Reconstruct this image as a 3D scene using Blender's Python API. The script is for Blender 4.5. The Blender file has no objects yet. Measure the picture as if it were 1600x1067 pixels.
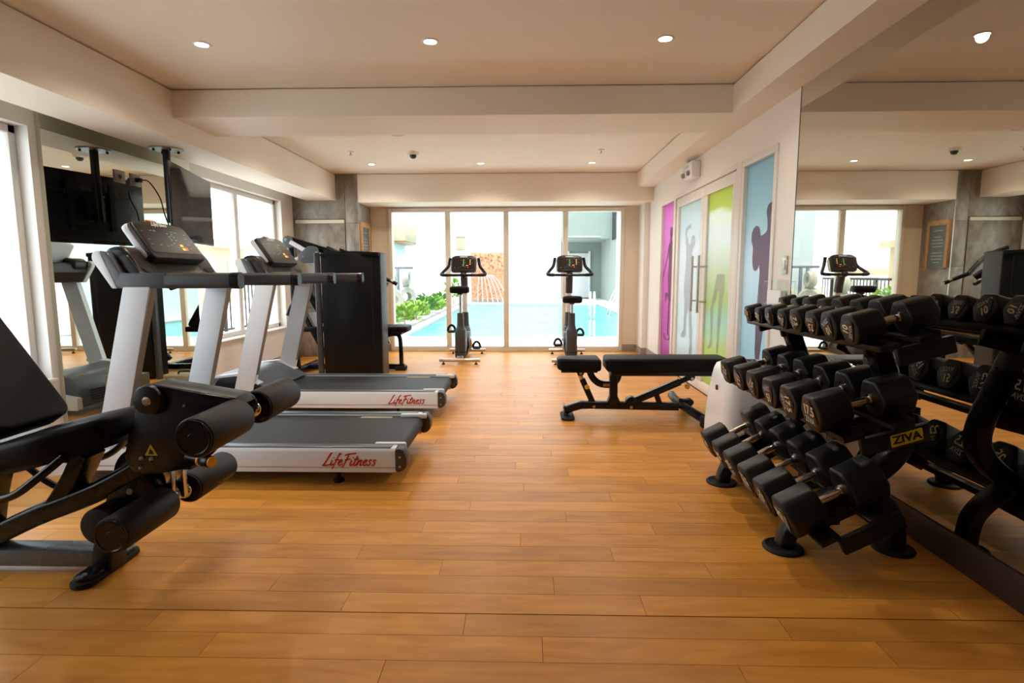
import bpy, bmesh, math, random
from mathutils import Vector, Matrix, Euler
random.seed(7)
SC = bpy.context.scene
COL = SC.collection
PI = math.pi

# ------------------------------------------------------------------ camera
cam_d = bpy.data.cameras.new('camera'); cam = bpy.data.objects.new('camera', cam_d); COL.objects.link(cam)
cam_d.sensor_width = 36.0; cam_d.lens = 884.14 / 1600 * 36.0
cam_d.clip_start = 0.02; cam_d.clip_end = 300
cam.matrix_world = Matrix.Translation((0, 0, 1.1)) @ Matrix.Rotation(.0257, 4, 'Z') @ Matrix.Rotation(PI/2 - .1195, 4, 'X') @ Matrix.Rotation(-.0021, 4, 'Z')
SC.camera = cam
# ------------------------------------------------------------------ world, sun, exposure
SKY = 3.0
w = bpy.data.worlds.new('hazy_sky'); SC.world = w; w.use_nodes = True
bg = w.node_tree.nodes['Background']; bg.inputs[0].default_value = (.86, .935, 1, 1); bg.inputs[1].default_value = SKY
sd = bpy.data.lights.new('sun', 'SUN'); sd.energy = 3.6; sd.angle = math.radians(6); sd.color = (1, .96, .9)
so = bpy.data.objects.new('sun', sd); COL.objects.link(so); so.rotation_euler = (math.radians(20), 0, math.radians(4))
SC.view_settings.view_transform = 'Standard'; SC.view_settings.look = 'None'
SC.view_settings.exposure = 0.80; SC.view_settings.gamma = 1.0; SC.view_settings.use_curve_mapping = False
LAMP_W = 22.0       # watts of each downlight

# ------------------------------------------------------------------ materials
def nodes_of(name):
    m = bpy.data.materials.new(name); m.use_nodes = True
    nt = m.node_tree; return m, nt, nt.nodes, nt.links, nt.nodes['Principled BSDF']
def pm(name, col, rough=.5, metal=0.0, var=.06, scale=6.0, bump=0.0, bscale=60.0, coat=0.0, rvar=.08, spec=.5):
    m, nt, N, L, p = nodes_of(name)
    tc = N.new('ShaderNodeTexCoord'); nz = N.new('ShaderNodeTexNoise'); nz.inputs['Scale'].default_value = scale; nz.inputs['Detail'].default_value = 3
    L.new(tc.outputs['Object'], nz.inputs['Vector'])
    rp = N.new('ShaderNodeValToRGB'); e = rp.color_ramp.elements
    e[0].position = .3; e[1].position = .7
    e[0].color = tuple(c*(1-var) for c in col) + (1,); e[1].color = tuple(min(1, c*(1+var)) for c in col) + (1,)
    L.new(nz.outputs['Fac'], rp.inputs[0]); L.new(rp.outputs[0], p.inputs['Base Color'])
    mr = N.new('ShaderNodeMapRange'); mr.inputs[3].default_value = max(0, rough-rvar/2); mr.inputs[4].default_value = rough+rvar/2
    L.new(nz.outputs['Fac'], mr.inputs[0]); L.new(mr.outputs[0], p.inputs['Roughness'])
    p.inputs['Metallic'].default_value = metal; p.inputs['Coat Weight'].default_value = coat; p.inputs['Specular IOR Level'].default_value = spec
    if bump:
        n2 = N.new('ShaderNodeTexNoise'); n2.inputs['Scale'].default_value = bscale; n2.inputs['Detail'].default_value = 2
        L.new(tc.outputs['Object'], n2.inputs['Vector'])
        b = N.new('ShaderNodeBump'); b.inputs['Strength'].default_value = bump; b.inputs['Distance'].default_value = .004
        L.new(n2.outputs['Fac'], b.inputs['Height']); L.new(b.outputs[0], p.inputs['Normal'])
    return m
def emis(name, col, s):
    m, nt, N, L, p = nodes_of(name)
    p.inputs['Base Color'].default_value = col + (1,); p.inputs['Emission Color'].default_value = col + (1,); p.inputs['Emission Strength'].default_value = s
    return m
def glass_mat(name, tint, refl=1.0):
    m, nt, N, L, p = nodes_of(name); N.remove(p)
    t = N.new('ShaderNodeBsdfTransparent'); t.inputs[0].default_value = tint + (1,)
    g = N.new('ShaderNodeBsdfGlossy'); g.inputs['Roughness'].default_value = .01
    fr = N.new('ShaderNodeLayerWeight'); fr.inputs[0].default_value = .5
    pw = N.new('ShaderNodeMath'); pw.operation = 'POWER'; pw.inputs[1].default_value = 4.5; L.new(fr.outputs['Facing'], pw.inputs[0])
    mu = N.new('ShaderNodeMath'); mu.operation = 'MULTIPLY_ADD'; mu.inputs[1].default_value = .8*refl; mu.inputs[2].default_value = .03*refl; L.new(pw.outputs[0], mu.inputs[0])
    mx = N.new('ShaderNodeMixShader'); L.new(mu.outputs[0], mx.inputs[0]); L.new(t.outputs[0], mx.inputs[1]); L.new(g.outputs[0], mx.inputs[2])
    L.new(mx.outputs[0], N['Material Output'].inputs[0]); return m
def mirror_mat(name, col):
    m, nt, N, L, p = nodes_of(name)
    tc = N.new('ShaderNodeTexCoord'); nz = N.new('ShaderNodeTexNoise'); nz.inputs['Scale'].default_value = 1.2; L.new(tc.outputs['Object'], nz.inputs['Vector'])
    mr = N.new('ShaderNodeMapRange'); mr.inputs[3].default_value = .004; mr.inputs[4].default_value = .016
    L.new(nz.outputs['Fac'], mr.inputs[0]); L.new(mr.outputs[0], p.inputs['Roughness'])
    p.inputs['Base Color'].default_value = col + (1,); p.inputs['Metallic'].default_value = 1; return m
def film_mat(name, stops, axis_lo, axis_hi, tr=.75, k=.72, g=.6):
    """printed window film: colour bands along the height, light shines through"""
    m, nt, N, L, p = nodes_of(name)
    ge = N.new('ShaderNodeNewGeometry'); sx = N.new('ShaderNodeSeparateXYZ'); L.new(ge.outputs['Position'], sx.inputs[0])
    nz = N.new('ShaderNodeTexNoise'); nz.inputs['Scale'].default_value = 3.0
    mp = N.new('ShaderNodeMapping'); mp.inputs['Scale'].default_value = (1, .6, 2.2); L.new(ge.outputs['Position'], mp.inputs[0]); L.new(mp.outputs[0], nz.inputs['Vector'])
    ma = N.new('ShaderNodeMath'); ma.operation = 'MULTIPLY_ADD'; ma.inputs[1].default_value = .22; L.new(nz.outputs['Fac'], ma.inputs[0]); L.new(sx.outputs['Z'], ma.inputs[2])
    mr = N.new('ShaderNodeMapRange'); mr.inputs[1].default_value = axis_lo+.11; mr.inputs[2].default_value = axis_hi+.11; L.new(ma.outputs[0], mr.inputs[0])
    rp = N.new('ShaderNodeValToRGB'); el = rp.color_ramp.elements
    while len(el) < len(stops): el.new(.5)
    for e, (ps, c) in zip(el, stops): e.position = ps; e.color = tuple(k*q**g for q in c) + (1,)
    L.new(mr.outputs[0], rp.inputs[0])
    t = N.new('ShaderNodeBsdfTranslucent'); L.new(rp.outputs[0], t.inputs[0])
    L.new(rp.outputs[0], p.inputs['Base Color']); p.inputs['Roughness'].default_value = .22
    mx = N.new('ShaderNodeMixShader'); mx.inputs[0].default_value = tr
    L.new(p.outputs[0], mx.inputs[1]); L.new(t.outputs[0], mx.inputs[2]); L.new(mx.outputs[0], N['Material Output'].inputs[0]); return m
def wood_mat():
    m, nt, N, L, p = nodes_of('oak_vinyl')
    ge = N.new('ShaderNodeNewGeometry'); oi = N.new('ShaderNodeObjectInfo')
    ad = N.new('ShaderNodeMath'); ad.operation = 'ADD'; L.new(ge.outputs['Random Per Island'], ad.inputs[0]); L.new(oi.outputs['Random'], ad.inputs[1])
    fr = N.new('ShaderNodeMath'); fr.operation = 'FRACT'; L.new(ad.outputs[0], fr.inputs[0])
    cb = N.new('ShaderNodeCombineXYZ'); k = N.new('ShaderNodeMath'); k.operation = 'MULTIPLY'; k.inputs[1].default_value = 37; L.new(fr.outputs[0], k.inputs[0]); L.new(k.outputs[0], cb.inputs[2]); L.new(k.outputs[0], cb.inputs[0])
    va = N.new('ShaderNodeVectorMath'); va.operation = 'ADD'; L.new(ge.outputs['Position'], va.inputs[0]); L.new(cb.outputs[0], va.inputs[1])
    mp = N.new('ShaderNodeMapping'); mp.inputs['Scale'].default_value = (1.1, 8, 1); L.new(va.outputs[0], mp.inputs[0])
    n1 = N.new('ShaderNodeTexNoise'); n1.inputs['Scale'].default_value = 2.2; n1.inputs['Detail'].default_value = 5; n1.inputs['Distortion'].default_value = .6; L.new(mp.outputs[0], n1.inputs['Vector'])
    mp2 = N.new('ShaderNodeMapping'); mp2.inputs['Scale'].default_value = (2.0, 6, 1); L.new(va.outputs[0], mp2.inputs[0])
    n2 = N.new('ShaderNodeTexNoise'); n2.inputs['Scale'].default_value = 1.5; n2.inputs['Detail'].default_value = 3; n2.inputs['Distortion'].default_value = 1.5; L.new(mp2.outputs[0], n2.inputs['Vector'])
    rp = N.new('ShaderNodeValToRGB'); e = rp.color_ramp.elements
    e[0].position = .22; e[0].color = (.58, .222, .030, 1); e[1].position = .78; e[1].color = (.76, .345, .062, 1)
    q = e.new(.5); q.color = (.68, .296, .047, 1)
    L.new(n1.outputs['Fac'], rp.inputs[0])
    r2 = N.new('ShaderNodeValToRGB'); f = r2.color_ramp.elements; f[0].position = .25; f[0].color = (.80, .74, .66, 1); f[1].position = .6; f[1].color = (1, 1, 1, 1); L.new(n2.outputs['Fac'], r2.inputs[0])
    mu = N.new('ShaderNodeMix'); mu.data_type = 'RGBA'; mu.blend_type = 'MULTIPLY'; mu.inputs[0].default_value = .8; L.new(rp.outputs[0], mu.inputs[6]); L.new(r2.outputs[0], mu.inputs[7])
    hs = N.new('ShaderNodeHueSaturation'); mv = N.new('ShaderNodeMapRange'); mv.inputs[3].default_value = .86; mv.inputs[4].default_value = 1.08
    L.new(fr.outputs[0], mv.inputs[0]); L.new(mv.outputs[0], hs.inputs['Value']); L.new(mu.outputs[2], hs.inputs['Color'])
    L.new(hs.outputs[0], p.inputs['Base Color'])
    mr = N.new('ShaderNodeMapRange'); mr.inputs[3].default_value = .30; mr.inputs[4].default_value = .42; L.new(n2.outputs['Fac'], mr.inputs[0]); L.new(mr.outputs[0], p.inputs['Roughness'])
    b = N.new('ShaderNodeBump'); b.inputs['Strength'].default_value = .06; b.inputs['Distance'].default_value = .002; L.new(n1.outputs['Fac'], b.inputs['Height']); L.new(b.outputs[0], p.inputs['Normal'])
    p.inputs['Specular IOR Level'].default_value = .27
    return m
def stone_mat():
    m, nt, N, L, p = nodes_of('grey_veined_stone')
    ge = N.new('ShaderNodeNewGeometry')
    mp = N.new('ShaderNodeMapping'); mp.inputs['Rotation'].default_value = (.2, .5, .3); mp.inputs['Scale'].default_value = (1.4, 1.4, .8); L.new(ge.outputs['Position'], mp.inputs[0])
    n1 = N.new('ShaderNodeTexNoise'); n1.inputs['Scale'].default_value = 3.2; n1.inputs['Detail'].default_value = 7; n1.inputs['Distortion'].default_value = 2.2; L.new(mp.outputs[0], n1.inputs['Vector'])
    wv = N.new('ShaderNodeTexWave'); wv.inputs['Scale'].default_value = 1.1; wv.inputs['Distortion'].default_value = 14; wv.inputs['Detail'].default_value = 4; wv.inputs['Detail Scale'].default_value = 1.4; L.new(mp.outputs[0], wv.inputs['Vector'])
    rp = N.new('ShaderNodeValToRGB'); e = rp.color_ramp.elements; e[0].position = .3; e[0].color = (.17, .145, .125, 1); e[1].position = .72; e[1].color = (.33, .30, .265, 1); L.new(n1.outputs['Fac'], rp.inputs[0])
    r2 = N.new('ShaderNodeValToRGB'); f = r2.color_ramp.elements; f[0].position = .55; f[0].color = (0, 0, 0, 1); f[1].position = 1; f[1].color = (.05, .045, .04, 1); L.new(wv.outputs['Fac'], r2.inputs[0])
    mu = N.new('ShaderNodeMix'); mu.data_type = 'RGBA'; mu.blend_type = 'ADD'; mu.inputs[0].default_value = 1; L.new(rp.outputs[0], mu.inputs[6]); L.new(r2.outputs[0], mu.inputs[7])
    L.new(mu.outputs[2], p.inputs['Base Color']); p.inputs['Roughness'].default_value = .3; return m
def water_mat():
    m, nt, N, L, p = nodes_of('pool_water')
    ge = N.new('ShaderNodeNewGeometry'); n = N.new('ShaderNodeTexNoise'); n.inputs['Scale'].default_value = 2.6; n.inputs['Detail'].default_value = 3; L.new(ge.outputs['Position'], n.inputs['Vector'])
    rp = N.new('ShaderNodeValToRGB'); e = rp.color_ramp.elements; e[0].position = .3; e[0].color = (.06, .27, .30, 1); e[1].position = .7; e[1].color = (.12, .36, .385, 1); L.new(n.outputs['Fac'], rp.inputs[0]); L.new(rp.outputs[0], p.inputs['Base Color'])
    b = N.new('ShaderNodeBump'); b.inputs['Strength'].default_value = .35; b.inputs['Distance'].default_value = .05; L.new(n.outputs['Fac'], b.inputs['Height']); L.new(b.outputs[0], p.inputs['Normal'])
    p.inputs['Roughness'].default_value = .25; p.inputs['Specular IOR Level'].default_value = .12; return m
def terracotta_mat():
    m, nt, N, L, p = nodes_of('carved_terracotta')
    ge = N.new('ShaderNodeNewGeometry'); v = N.new('ShaderNodeTexVoronoi'); v.inputs['Scale'].default_value = 9; L.new(ge.outputs['Position'], v.inputs['Vector'])
    rp = N.new('ShaderNodeValToRGB'); e = rp.color_ramp.elements; e[0].position = .25; e[0].color = (.42, .155, .075, 1); e[1].position = .5; e[1].color = (.56, .25, .14, 1); L.new(v.outputs['Distance'], rp.inputs[0]); L.new(rp.outputs[0], p.inputs['Base Color'])
    p.inputs['Roughness'].default_value = .7; return m

M = dict(
 paint=pm('warm_white_paint', (.90, .83, .72), .55, var=.015, scale=2, bump=.02, bscale=180),
 wallpaint=pm('beige_wall_paint', (.80, .70, .57), .55, var=.02, scale=2, bump=.02, bscale=180),
 white=pm('white_paint', (.84, .82, .79), .4, var=.015, scale=3),
 sub=pm('subfloor', (.05, .03, .02), .9), wood=wood_mat(), stone=stone_mat(),
 grout=pm('stone_joint', (.05, .045, .04), .8),
 skirt=pm('taupe_skirting', (.30, .265, .24), .45, var=.04), dskirt=pm('dark_bronze_skirting', (.055, .036, .028), .35, var=.08),
 alum=pm('champagne_aluminium', (.74, .68, .58), .35, metal=.0, var=.03), walum=pm('white_aluminium', (.78, .76, .73), .35, var=.02),
 mirR=mirror_mat('bronze_tinted_mirror', (.58, .555, .48)), mirL=mirror_mat('green_tinted_mirror', (.66, .68, .60)),
 glass=glass_mat('clear_glass', (.95, .97, .96)), edge=pm('mirror_edge', (.25, .27, .22), .2, metal=.5),
 black=pm('black_powder_coat', (.007, .007, .008), .38, var=.15, bump=.04, bscale=400, spec=.35),
 satin=pm('satin_black_paint', (.006, .006, .008), .27, var=.1, spec=.35), shroud=pm('black_shroud_plastic', (.004, .005, .006), .42, var=.12, scale=2, spec=.22),
 vinyl=pm('black_vinyl_upholstery', (.006, .0055, .005), .45, var=.2, bump=.10, bscale=260, spec=.13), foam=pm('black_foam_roller', (.007, .0055, .005), .5, var=.15, bump=.18, bscale=420, spec=.3),
 ureth=pm('black_urethane', (.007, .007, .008), .42, var=.12, bump=.05, bscale=300, spec=.35), uedge=pm('urethane_cap', (.011, .011, .014), .36, spec=.4),
 rubber=pm('black_rubber', (.009, .009, .009), .75, var=.15, bump=.1, bscale=500), belt=pm('running_belt_rubber', (.009, .009, .010), .5, spec=.3, var=.25, scale=60, bump=.25, bscale=700),
 chrome=pm('chrome', (.72, .70, .68), .12, metal=1, var=.02), steel=pm('brushed_steel', (.55, .53, .50), .3, metal=1, var=.05),
 silver=pm('silver_paint', (.74, .765, .81), .36, metal=.0, var=.02), silverd=pm('silver_paint_edge', (.22, .19, .17), .4, metal=.3), rail=pm('slate_rail_paint', (.075, .085, .105), .35, var=.06),
 tube=pm('slate_blue_metallic', (.16, .19, .24), .28, metal=.5, var=.04), grey=pm('dark_grey_plastic', (.045, .047, .052), .42, var=.08), bgrey=pm('blue_grey_plastic', (.10, .12, .15), .4, var=.06), brown=pm('dark_brown_plastic', (.018, .014, .012), .35, var=.1, spec=.35),
 screen=pm('console_glass', (.012, .008, .007), .35, var=.3, spec=.2), tvscreen=pm('tv_glass', (.012, .012, .013), .06, var=.05),
 red=pm('red_print', (.50, .02, .03), .4), gold=pm('cream_print', (.90, .78, .50), .45), greyprint=pm('grey_print', (.42, .42, .44), .45), whiteprint=pm('white_print', (.75, .75, .75), .45),
 yellow=pm('yellow_badge', (.60, .47, .01), .4), knob=pm('yellow_knob', (.85, .42, .01), .35), orange=pm('orange_plastic', (.75, .22, .03), .4),
 ledr=emis('red_led', (1, .12, .08), .7), ledg=emis('green_led', (.25, .8, .2), .25), ledy=emis('amber_led', (1, .65, .1), .45),
 plastic=pm('white_gloss_plastic', (.86, .88, .92), .25, var=.015), dark=pm('dark_gap', (.01, .01, .01), .8),
 lampw=emis('lamp_lens', (1, .90, .74), 14.0), beige=pm('beige_metal', (.36, .31, .20), .45, var=.05),
 timber=pm('oak_frame', (.46, .25, .10), .45, var=.15, scale=20), slate=pm('slate_print', (.11, .13, .13), .4),
 plate=pm('outlet_plate', (.36, .35, .32), .35, metal=.3), concrete=pm('pale_terrace', (.72, .71, .68), .7, var=.04, scale=3), outwall=pm('white_render', (.70, .715, .73), .8, var=.02, scale=2),
 greenwall=pm('sage_render', (.25, .295, .27), .8, var=.03), cream=pm('cream_render', (.46, .37, .24), .8, var=.04), roof=pm('terracotta_roof', (.45, .26, .17), .8, var=.1),
 leaf=pm('leaf_green', (.08, .20, .03), .5, var=.35, scale=15), leafy=pm('leaf_lime', (.18, .31, .03), .5, var=.3, scale=15), sculpt=pm('pale_stone_sculpture', (.34, .315, .27), .8, var=.1, bump=.2, bscale=40),
 water=water_mat(), terra=terracotta_mat(), jet=pm('water_jet', (.9, .93, .95), .2), darkglass=pm('dark_window', (.03, .035, .035), .15), pave=pm('grey_coping', (.42, .42, .40), .7, var=.06),
 fmag=film_mat('magenta_film', [(0, (.40, .07, .27)), (.45, (.58, .13, .42)), (.8, (.68, .22, .52)), (1, (.62, .15, .45))], .1, 1.9),
 fwhite=film_mat('white_film', [(0, (.50, .50, .46)), (.18, (.55, .62, .62)), (.35, (.62, .66, .66)), (.7, (.70, .72, .72)), (.9, (.52, .60, .58)), (1, (.46, .53, .50))], .1, 1.8),
 fgreen=film_mat('green_film', [(0, (.42, .46, .10)), (.18, (.46, .52, .16)), (.33, (.38, .54, .42)), (.45, (.42, .50, .20)), (.62, (.60, .65, .48)), (.78, (.70, .72, .68)), (.88, (.68, .72, .56)), (.92, (.44, .50, .09)), (1, (.40, .46, .08))], .1, 1.8),
 fblue=film_mat('blue_film', [(0, (.22, .36, .40)), (.2, (.30, .46, .50)), (.45, (.44, .56, .59)), (.6, (.54, .63, .65)), (.78, (.30, .42, .44)), (1, (.20, .31, .33))], .1, 1.9),
 fig=film_mat('dark_print_film', [(0, (.40, .26, .34)), (.5, (.56, .44, .50)), (1, (.42, .33, .38))], 0, 2, tr=.8, k=1, g=1), figb=film_mat('grey_print_film', [(0, (.66, .68, .68)), (.5, (.82, .83, .84)), (1, (.86, .87, .87))], 0, 2, tr=.8, k=1, g=1),
)

# ------------------------------------------------------------------ mesh helpers
class MB:
    def __init__(s): s.bm = bmesh.new()
    def _xf(s, vs, mat):
        if mat is not None: bmesh.ops.transform(s.bm, matrix=mat, verts=vs)
    def box(s, x0, x1, y0, y1, z0, z1, bev=0.0, seg=2, mat=None):
        t = bmesh.new(); bmesh.ops.create_cube(t, size=1)
        for v in t.verts: v.co = Vector(((x0+x1)/2+v.co.x*(x1-x0), (y0+y1)/2+v.co.y*(y1-y0), (z0+z1)/2+v.co.z*(z1-z0)))
        if bev: bmesh.ops.bevel(t, geom=t.edges[:], offset=min(bev, .49*min(abs(x1-x0), abs(y1-y0), abs(z1-z0))), segments=seg, affect='EDGES', profile=.5)
        return s.add(t, mat)
    def add(s, t, mat=None):
        if mat is not None: bmesh.ops.transform(t, matrix=mat, verts=t.verts[:])
        me = bpy.data.meshes.new('tmp'); t.to_mesh(me); t.free(); s.bm.from_mesh(me); bpy.data.meshes.remove(me); return s
    def prism(s, pts, ax, a0, a1, bev=0.0, seg=2, mat=None, bev_all=False):
        """extrude 2D polygon along axis ax (0:x pts=(y,z), 1:y pts=(x,z), 2:z pts=(x,y))"""
        t = bmesh.new()
        def mk(p, a): return ((a, p[0], p[1]), (p[0], a, p[1]), (p[0], p[1], a))[ax]
        A = [t.verts.new(mk(p, a0)) for p in pts]; B = [t.verts.new(mk(p, a1)) for p in pts]
        n = len(pts); fa = t.faces.new(A); fb = t.faces.new(B[::-1])
        for i in range(n): t.faces.new((A[i], B[i], B[(i+1) % n], A[(i+1) % n]))
        bmesh.ops.recalc_face_normals(t, faces=t.faces[:])
        if bev:
            ed = t.edges[:] if bev_all else [e for e in t.edges if (e in fa.edges[:]) or (e in fb.edges[:])]
            bmesh.ops.bevel(t, geom=ed, offset=bev, segments=seg, affect='EDGES', profile=.5)
        return s.add(t, mat)
    def cyl(s, p0, p1, r0, r1=None, seg=20, bev=0.0, caps=True):
        r1 = r0 if r1 is None else r1; p0 = Vector(p0); p1 = Vector(p1); L = (p1-p0).length
        if bev: pr = [(0, 0), (max(r0-bev, 1e-4), 0), (r0-bev*.3, bev*.3), (r0, bev), (r1, L-bev), (r1-bev*.3, L-bev*.3), (max(r1-bev, 1e-4), L), (0, L)]
        else: pr = [(0, 0), (r0, 0), (r1, L), (0, L)] if caps else [(r0, 0), (r1, L)]
        return s.lathe(pr, p0, p1-p0, seg)
    def lathe(s, prof, org, axis, seg=24):
        q = Vector(axis).normalized().to_track_quat('Z', 'Y').to_matrix().to_4x4(); mt = Matrix.Translation(org) @ q
        t = bmesh.new(); rings = []
        for r, z in prof:
            if r < 1e-5: rings.append([t.verts.new((0, 0, z))])
            else: rings.append([t.verts.new((r*math.cos(2*PI*i/seg), r*math.sin(2*PI*i/seg), z)) for i in range(seg)])
        for a, b in zip(rings, rings[1:]):
            if len(a) == 1 and len(b) == 1: continue
            for i in range(seg):
                j = (i+1) % seg
                if len(a) == 1: t.faces.new((a[0], b[i], b[j]))
                elif len(b) == 1: t.faces.new((a[i], b[0], a[j]))
                else: t.faces.new((a[i], b[i], b[j], a[j]))
        bmesh.ops.recalc_face_normals(t, faces=t.faces[:])
        return s.add(t, mt)
    def sweep(s, path, sec, closed=False, up=(0, 0, 1)):
        """sweep a closed 2D section along a path of points; section x = side, y = up"""
        P = [Vector(p) for p in path]; t = bmesh.new(); rings = []; n = len(P); up = Vector(up)
        for i, p in enumerate(P):
            d = ((P[(i+1) % n]-P[i-1]) if closed else (P[min(i+1, n-1)]-P[max(i-1, 0)])).normalized()
            sd_ = d.cross(up)
            if sd_.length < 1e-3: sd_ = d.cross(Vector((1, 0, 0)))
            sd_.normalize(); u = sd_.cross(d)
            sc_ = 1.0
            if 0 < i < n-1 or closed:
                a = (P[i]-P[i-1]).normalized(); c = a.dot(d); sc_ = 1/max(c, .5)
            rings.append([t.verts.new(p+sd_*x*(sc_ if abs(up.dot(d)) > 2 else 1)+u*y) for x, y in sec])
        k = len(sec)
        for a, b in (list(zip(rings, rings[1:])) + ([(rings[-1], rings[0])] if closed else [])):
            for i in range(k): t.faces.new((a[i], a[(i+1) % k], b[(i+1) % k], b[i]))
        if not closed: t.faces.new(rings[0][::-1]); t.faces.new(rings[-1])
        bmesh.ops.recalc_face_normals(t, faces=t.faces[:])
        return s.add(t)
    def tube(s, path, r, seg=10, closed=False, smooth=0, up=(0, 0, 1)):
        if smooth: path = spline(path, smooth)
        return s.sweep(path, [(r*math.cos(2*PI*i/seg), r*math.sin(2*PI*i/seg)) for i in range(seg)], closed, up)
    def rtube(s, path, w, h, rad=.008, smooth=0, up=(0, 1, 0)):
        if smooth: path = spline(path, smooth)
        return s.sweep(path, rrect(w, h, rad), False, up)
    def ball(s, c, r, sx=1, sy=1, sz=1, u=16, v=10):
        t = bmesh.new(); bmesh.ops.create_uvsphere(t, u_segments=u, v_segments=v, radius=r)
        return s.add(t, Matrix.Translation(c) @ Matrix.Diagonal((sx, sy, sz, 1)))
    def mesh(s, name, ang=38):
        me = bpy.data.meshes.new(name); s.bm.to_mesh(me); s.bm.free()
        me.shade_smooth(); me.set_sharp_from_angle(angle=math.radians(ang)); return me
def rrect(w, h, r, n=3):
    o = []
    for cx, cy, a in ((w/2-r, h/2-r, 0), (-w/2+r, h/2-r, 90), (-w/2+r, -h/2+r, 180), (w/2-r, -h/2+r, 270)):
        for i in range(n+1): q = math.radians(a+90*i/n); o.append((cx+r*math.cos(q), cy+r*math.sin(q)))
    return o
def rpoly(pts, r, n=4):
    """round the corners of a polygon"""
    o = []; m = len(pts)
    for i in range(m):
        p = Vector(pts[i]); a = Vector(pts[i-1]); b = Vector(pts[(i+1) % m])
        rr = r[i] if isinstance(r, (list, tuple)) else r
        if rr <= 0: o.append(tuple(p)); continue
        da = (a-p); db = (b-p); rr = min(rr, da.length*.49, db.length*.49); s0 = p+da.normalized()*rr; e0 = p+db.normalized()*rr
        for k in range(n+1):
            t = k/n; o.append(tuple(s0*(1-t)**2+p*2*t*(1-t)+e0*t*t))
    return o
def spline(pts, n):
    P = [Vector(p) for p in pts]; o = []
    for i in range(len(P)-1):
        p0 = P[max(i-1, 0)]; p1 = P[i]; p2 = P[i+1]; p3 = P[min(i+2, len(P)-1)]
        for k in range(n):
            t = k/n; o.append(.5*((2*p1)+(p2-p0)*t+(2*p0-5*p1+4*p2-p3)*t*t+(3*p1-p0-3*p2+p3)*t**3))
    o.append(P[-1]); return o
def obj(name, mb, mat, parent=None, loc=None, ang=38):
    me = mb if isinstance(mb, bpy.types.Mesh) else mb.mesh(name, ang)
    if mat is not None and not me.materials: me.materials.append(M[mat] if isinstance(mat, str) else mat)
    o = bpy.data.objects.new(name, me); COL.objects.link(o)
    if parent is not None: o.parent = parent
    if loc is not None: o.location = loc
    return o
def tag(o, label, cat, group=None, kind=None):
    if label: o['label'] = label
    if cat: o['category'] = cat
    if group: o['group'] = group
    if kind: o['kind'] = kind
    return o
def thing(name, label, cat, loc=(0, 0, 0), rz=0, group=None):
    o = bpy.data.objects.new(name, None); COL.objects.link(o); o.empty_display_size = .1
    o.location = loc; o.rotation_euler = (0, 0, rz); return tag(o, label, cat, group)
def struct(name, mb, mat, parent=None):
    o = obj(name, mb, mat, parent)
    if parent is None: o['kind'] = 'structure'
    return o
def B(*a, **k): return MB().box(*a, **k)
SCRIPT = {  # brush strokes in letter units, x advance last
 'L': ([[(.62, 1.05), (.50, .95), (.30, .45), (.10, .05), (.0, .02), (.25, .0), (.55, .08), (.72, .14)]], .62),
 'i': ([[(.12, .46), (.06, .22), (.05, .06), (.14, .02), (.28, .16)], [(.19, .64), (.22, .70)]], .26),
 'f': ([[(.48, .92), (.42, 1.0), (.33, .88), (.16, .30), (.02, -.16), (-.06, -.24)], [(.06, .46), (.40, .50)]], .34),
 'e': ([[(.04, .22), (.26, .32), (.32, .42), (.24, .48), (.10, .36), (.06, .14), (.16, .02), (.40, .14)]], .38),
 'F': ([[(.42, .94), (.28, .45), (.12, -.02), (.02, -.14)], [(.10, .84), (.40, .96), (.80, 1.00), (.98, 1.03)], [(.16, .46), (.40, .52), (.62, .54)]], .60),
 't': ([[(.28, .80), (.14, .35), (.08, .08), (.18, .02), (.30, .12)], [(.02, .52), (.42, .58)]], .32),
 'n': ([[(.10, .46), (.0, .02), (.12, .30), (.30, .47), (.34, .40), (.27, .10), (.34, .02), (.44, .10)]], .46),
 's': ([[(.34, .44), (.22, .48), (.12, .40), (.22, .26), (.22, .10), (.10, .02), (.0, .06)]], .36)}
def script_mesh(body, size, slant=.22):
    m = MB(); x = 0
    for ch in body:
        st, adv = SCRIPT[ch]
        for q in st: m.sweep(spline([((x+a+slant*b)*size, b*size, 0) for a, b in q], 5), rrect(.125*size, .0012, .0004, 1), up=(0, 0, 1))
        x += adv
    me = m.mesh('lettering'); me.transform(Matrix.Translation((-x*size/2, -.45*size, 0))); return me
TXT = {}
def text_mesh(body, size, depth=.0008, shear=0.0, bold=0.0, sx=1.0):
    key = (body, size, depth, shear, bold, sx)
    if key in TXT: return TXT[key]
    c = bpy.data.curves.new('lettering', 'FONT'); c.body = body; c.size = size; c.extrude = depth; c.shear = shear; c.offset = bold
    c.align_x = 'CENTER'; c.align_y = 'CENTER'; c.resolution_u = 3
    o = bpy.data.objects.new('lettering', c); COL.objects.link(o)
    bpy.context.view_layer.update()
    me = bpy.data.meshes.new_from_object(o.evaluated_get(bpy.context.evaluated_depsgraph_get()))
    bpy.data.objects.remove(o); bpy.data.curves.remove(c)
    if sx != 1: me.transform(Matrix.Diagonal((sx, 1, 1, 1)))
    TXT[key] = me; return me
def lettering(name, body, size, mat, parent, origin, xdir, ydir, **k):
    """flat letters: xdir = reading direction, ydir = letter up direction (parent-local)"""
    x = Vector(xdir).normalized(); y = Vector(ydir).normalized(); z = x.cross(y)
    me = text_mesh(body, size, **k).copy()
    me.transform(Matrix.Translation(origin) @ Matrix((x, y, z)).transposed().to_4x4())
    me.materials.clear(); me.materials.append(M[mat]); return obj(name, me, None, parent)

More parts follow.
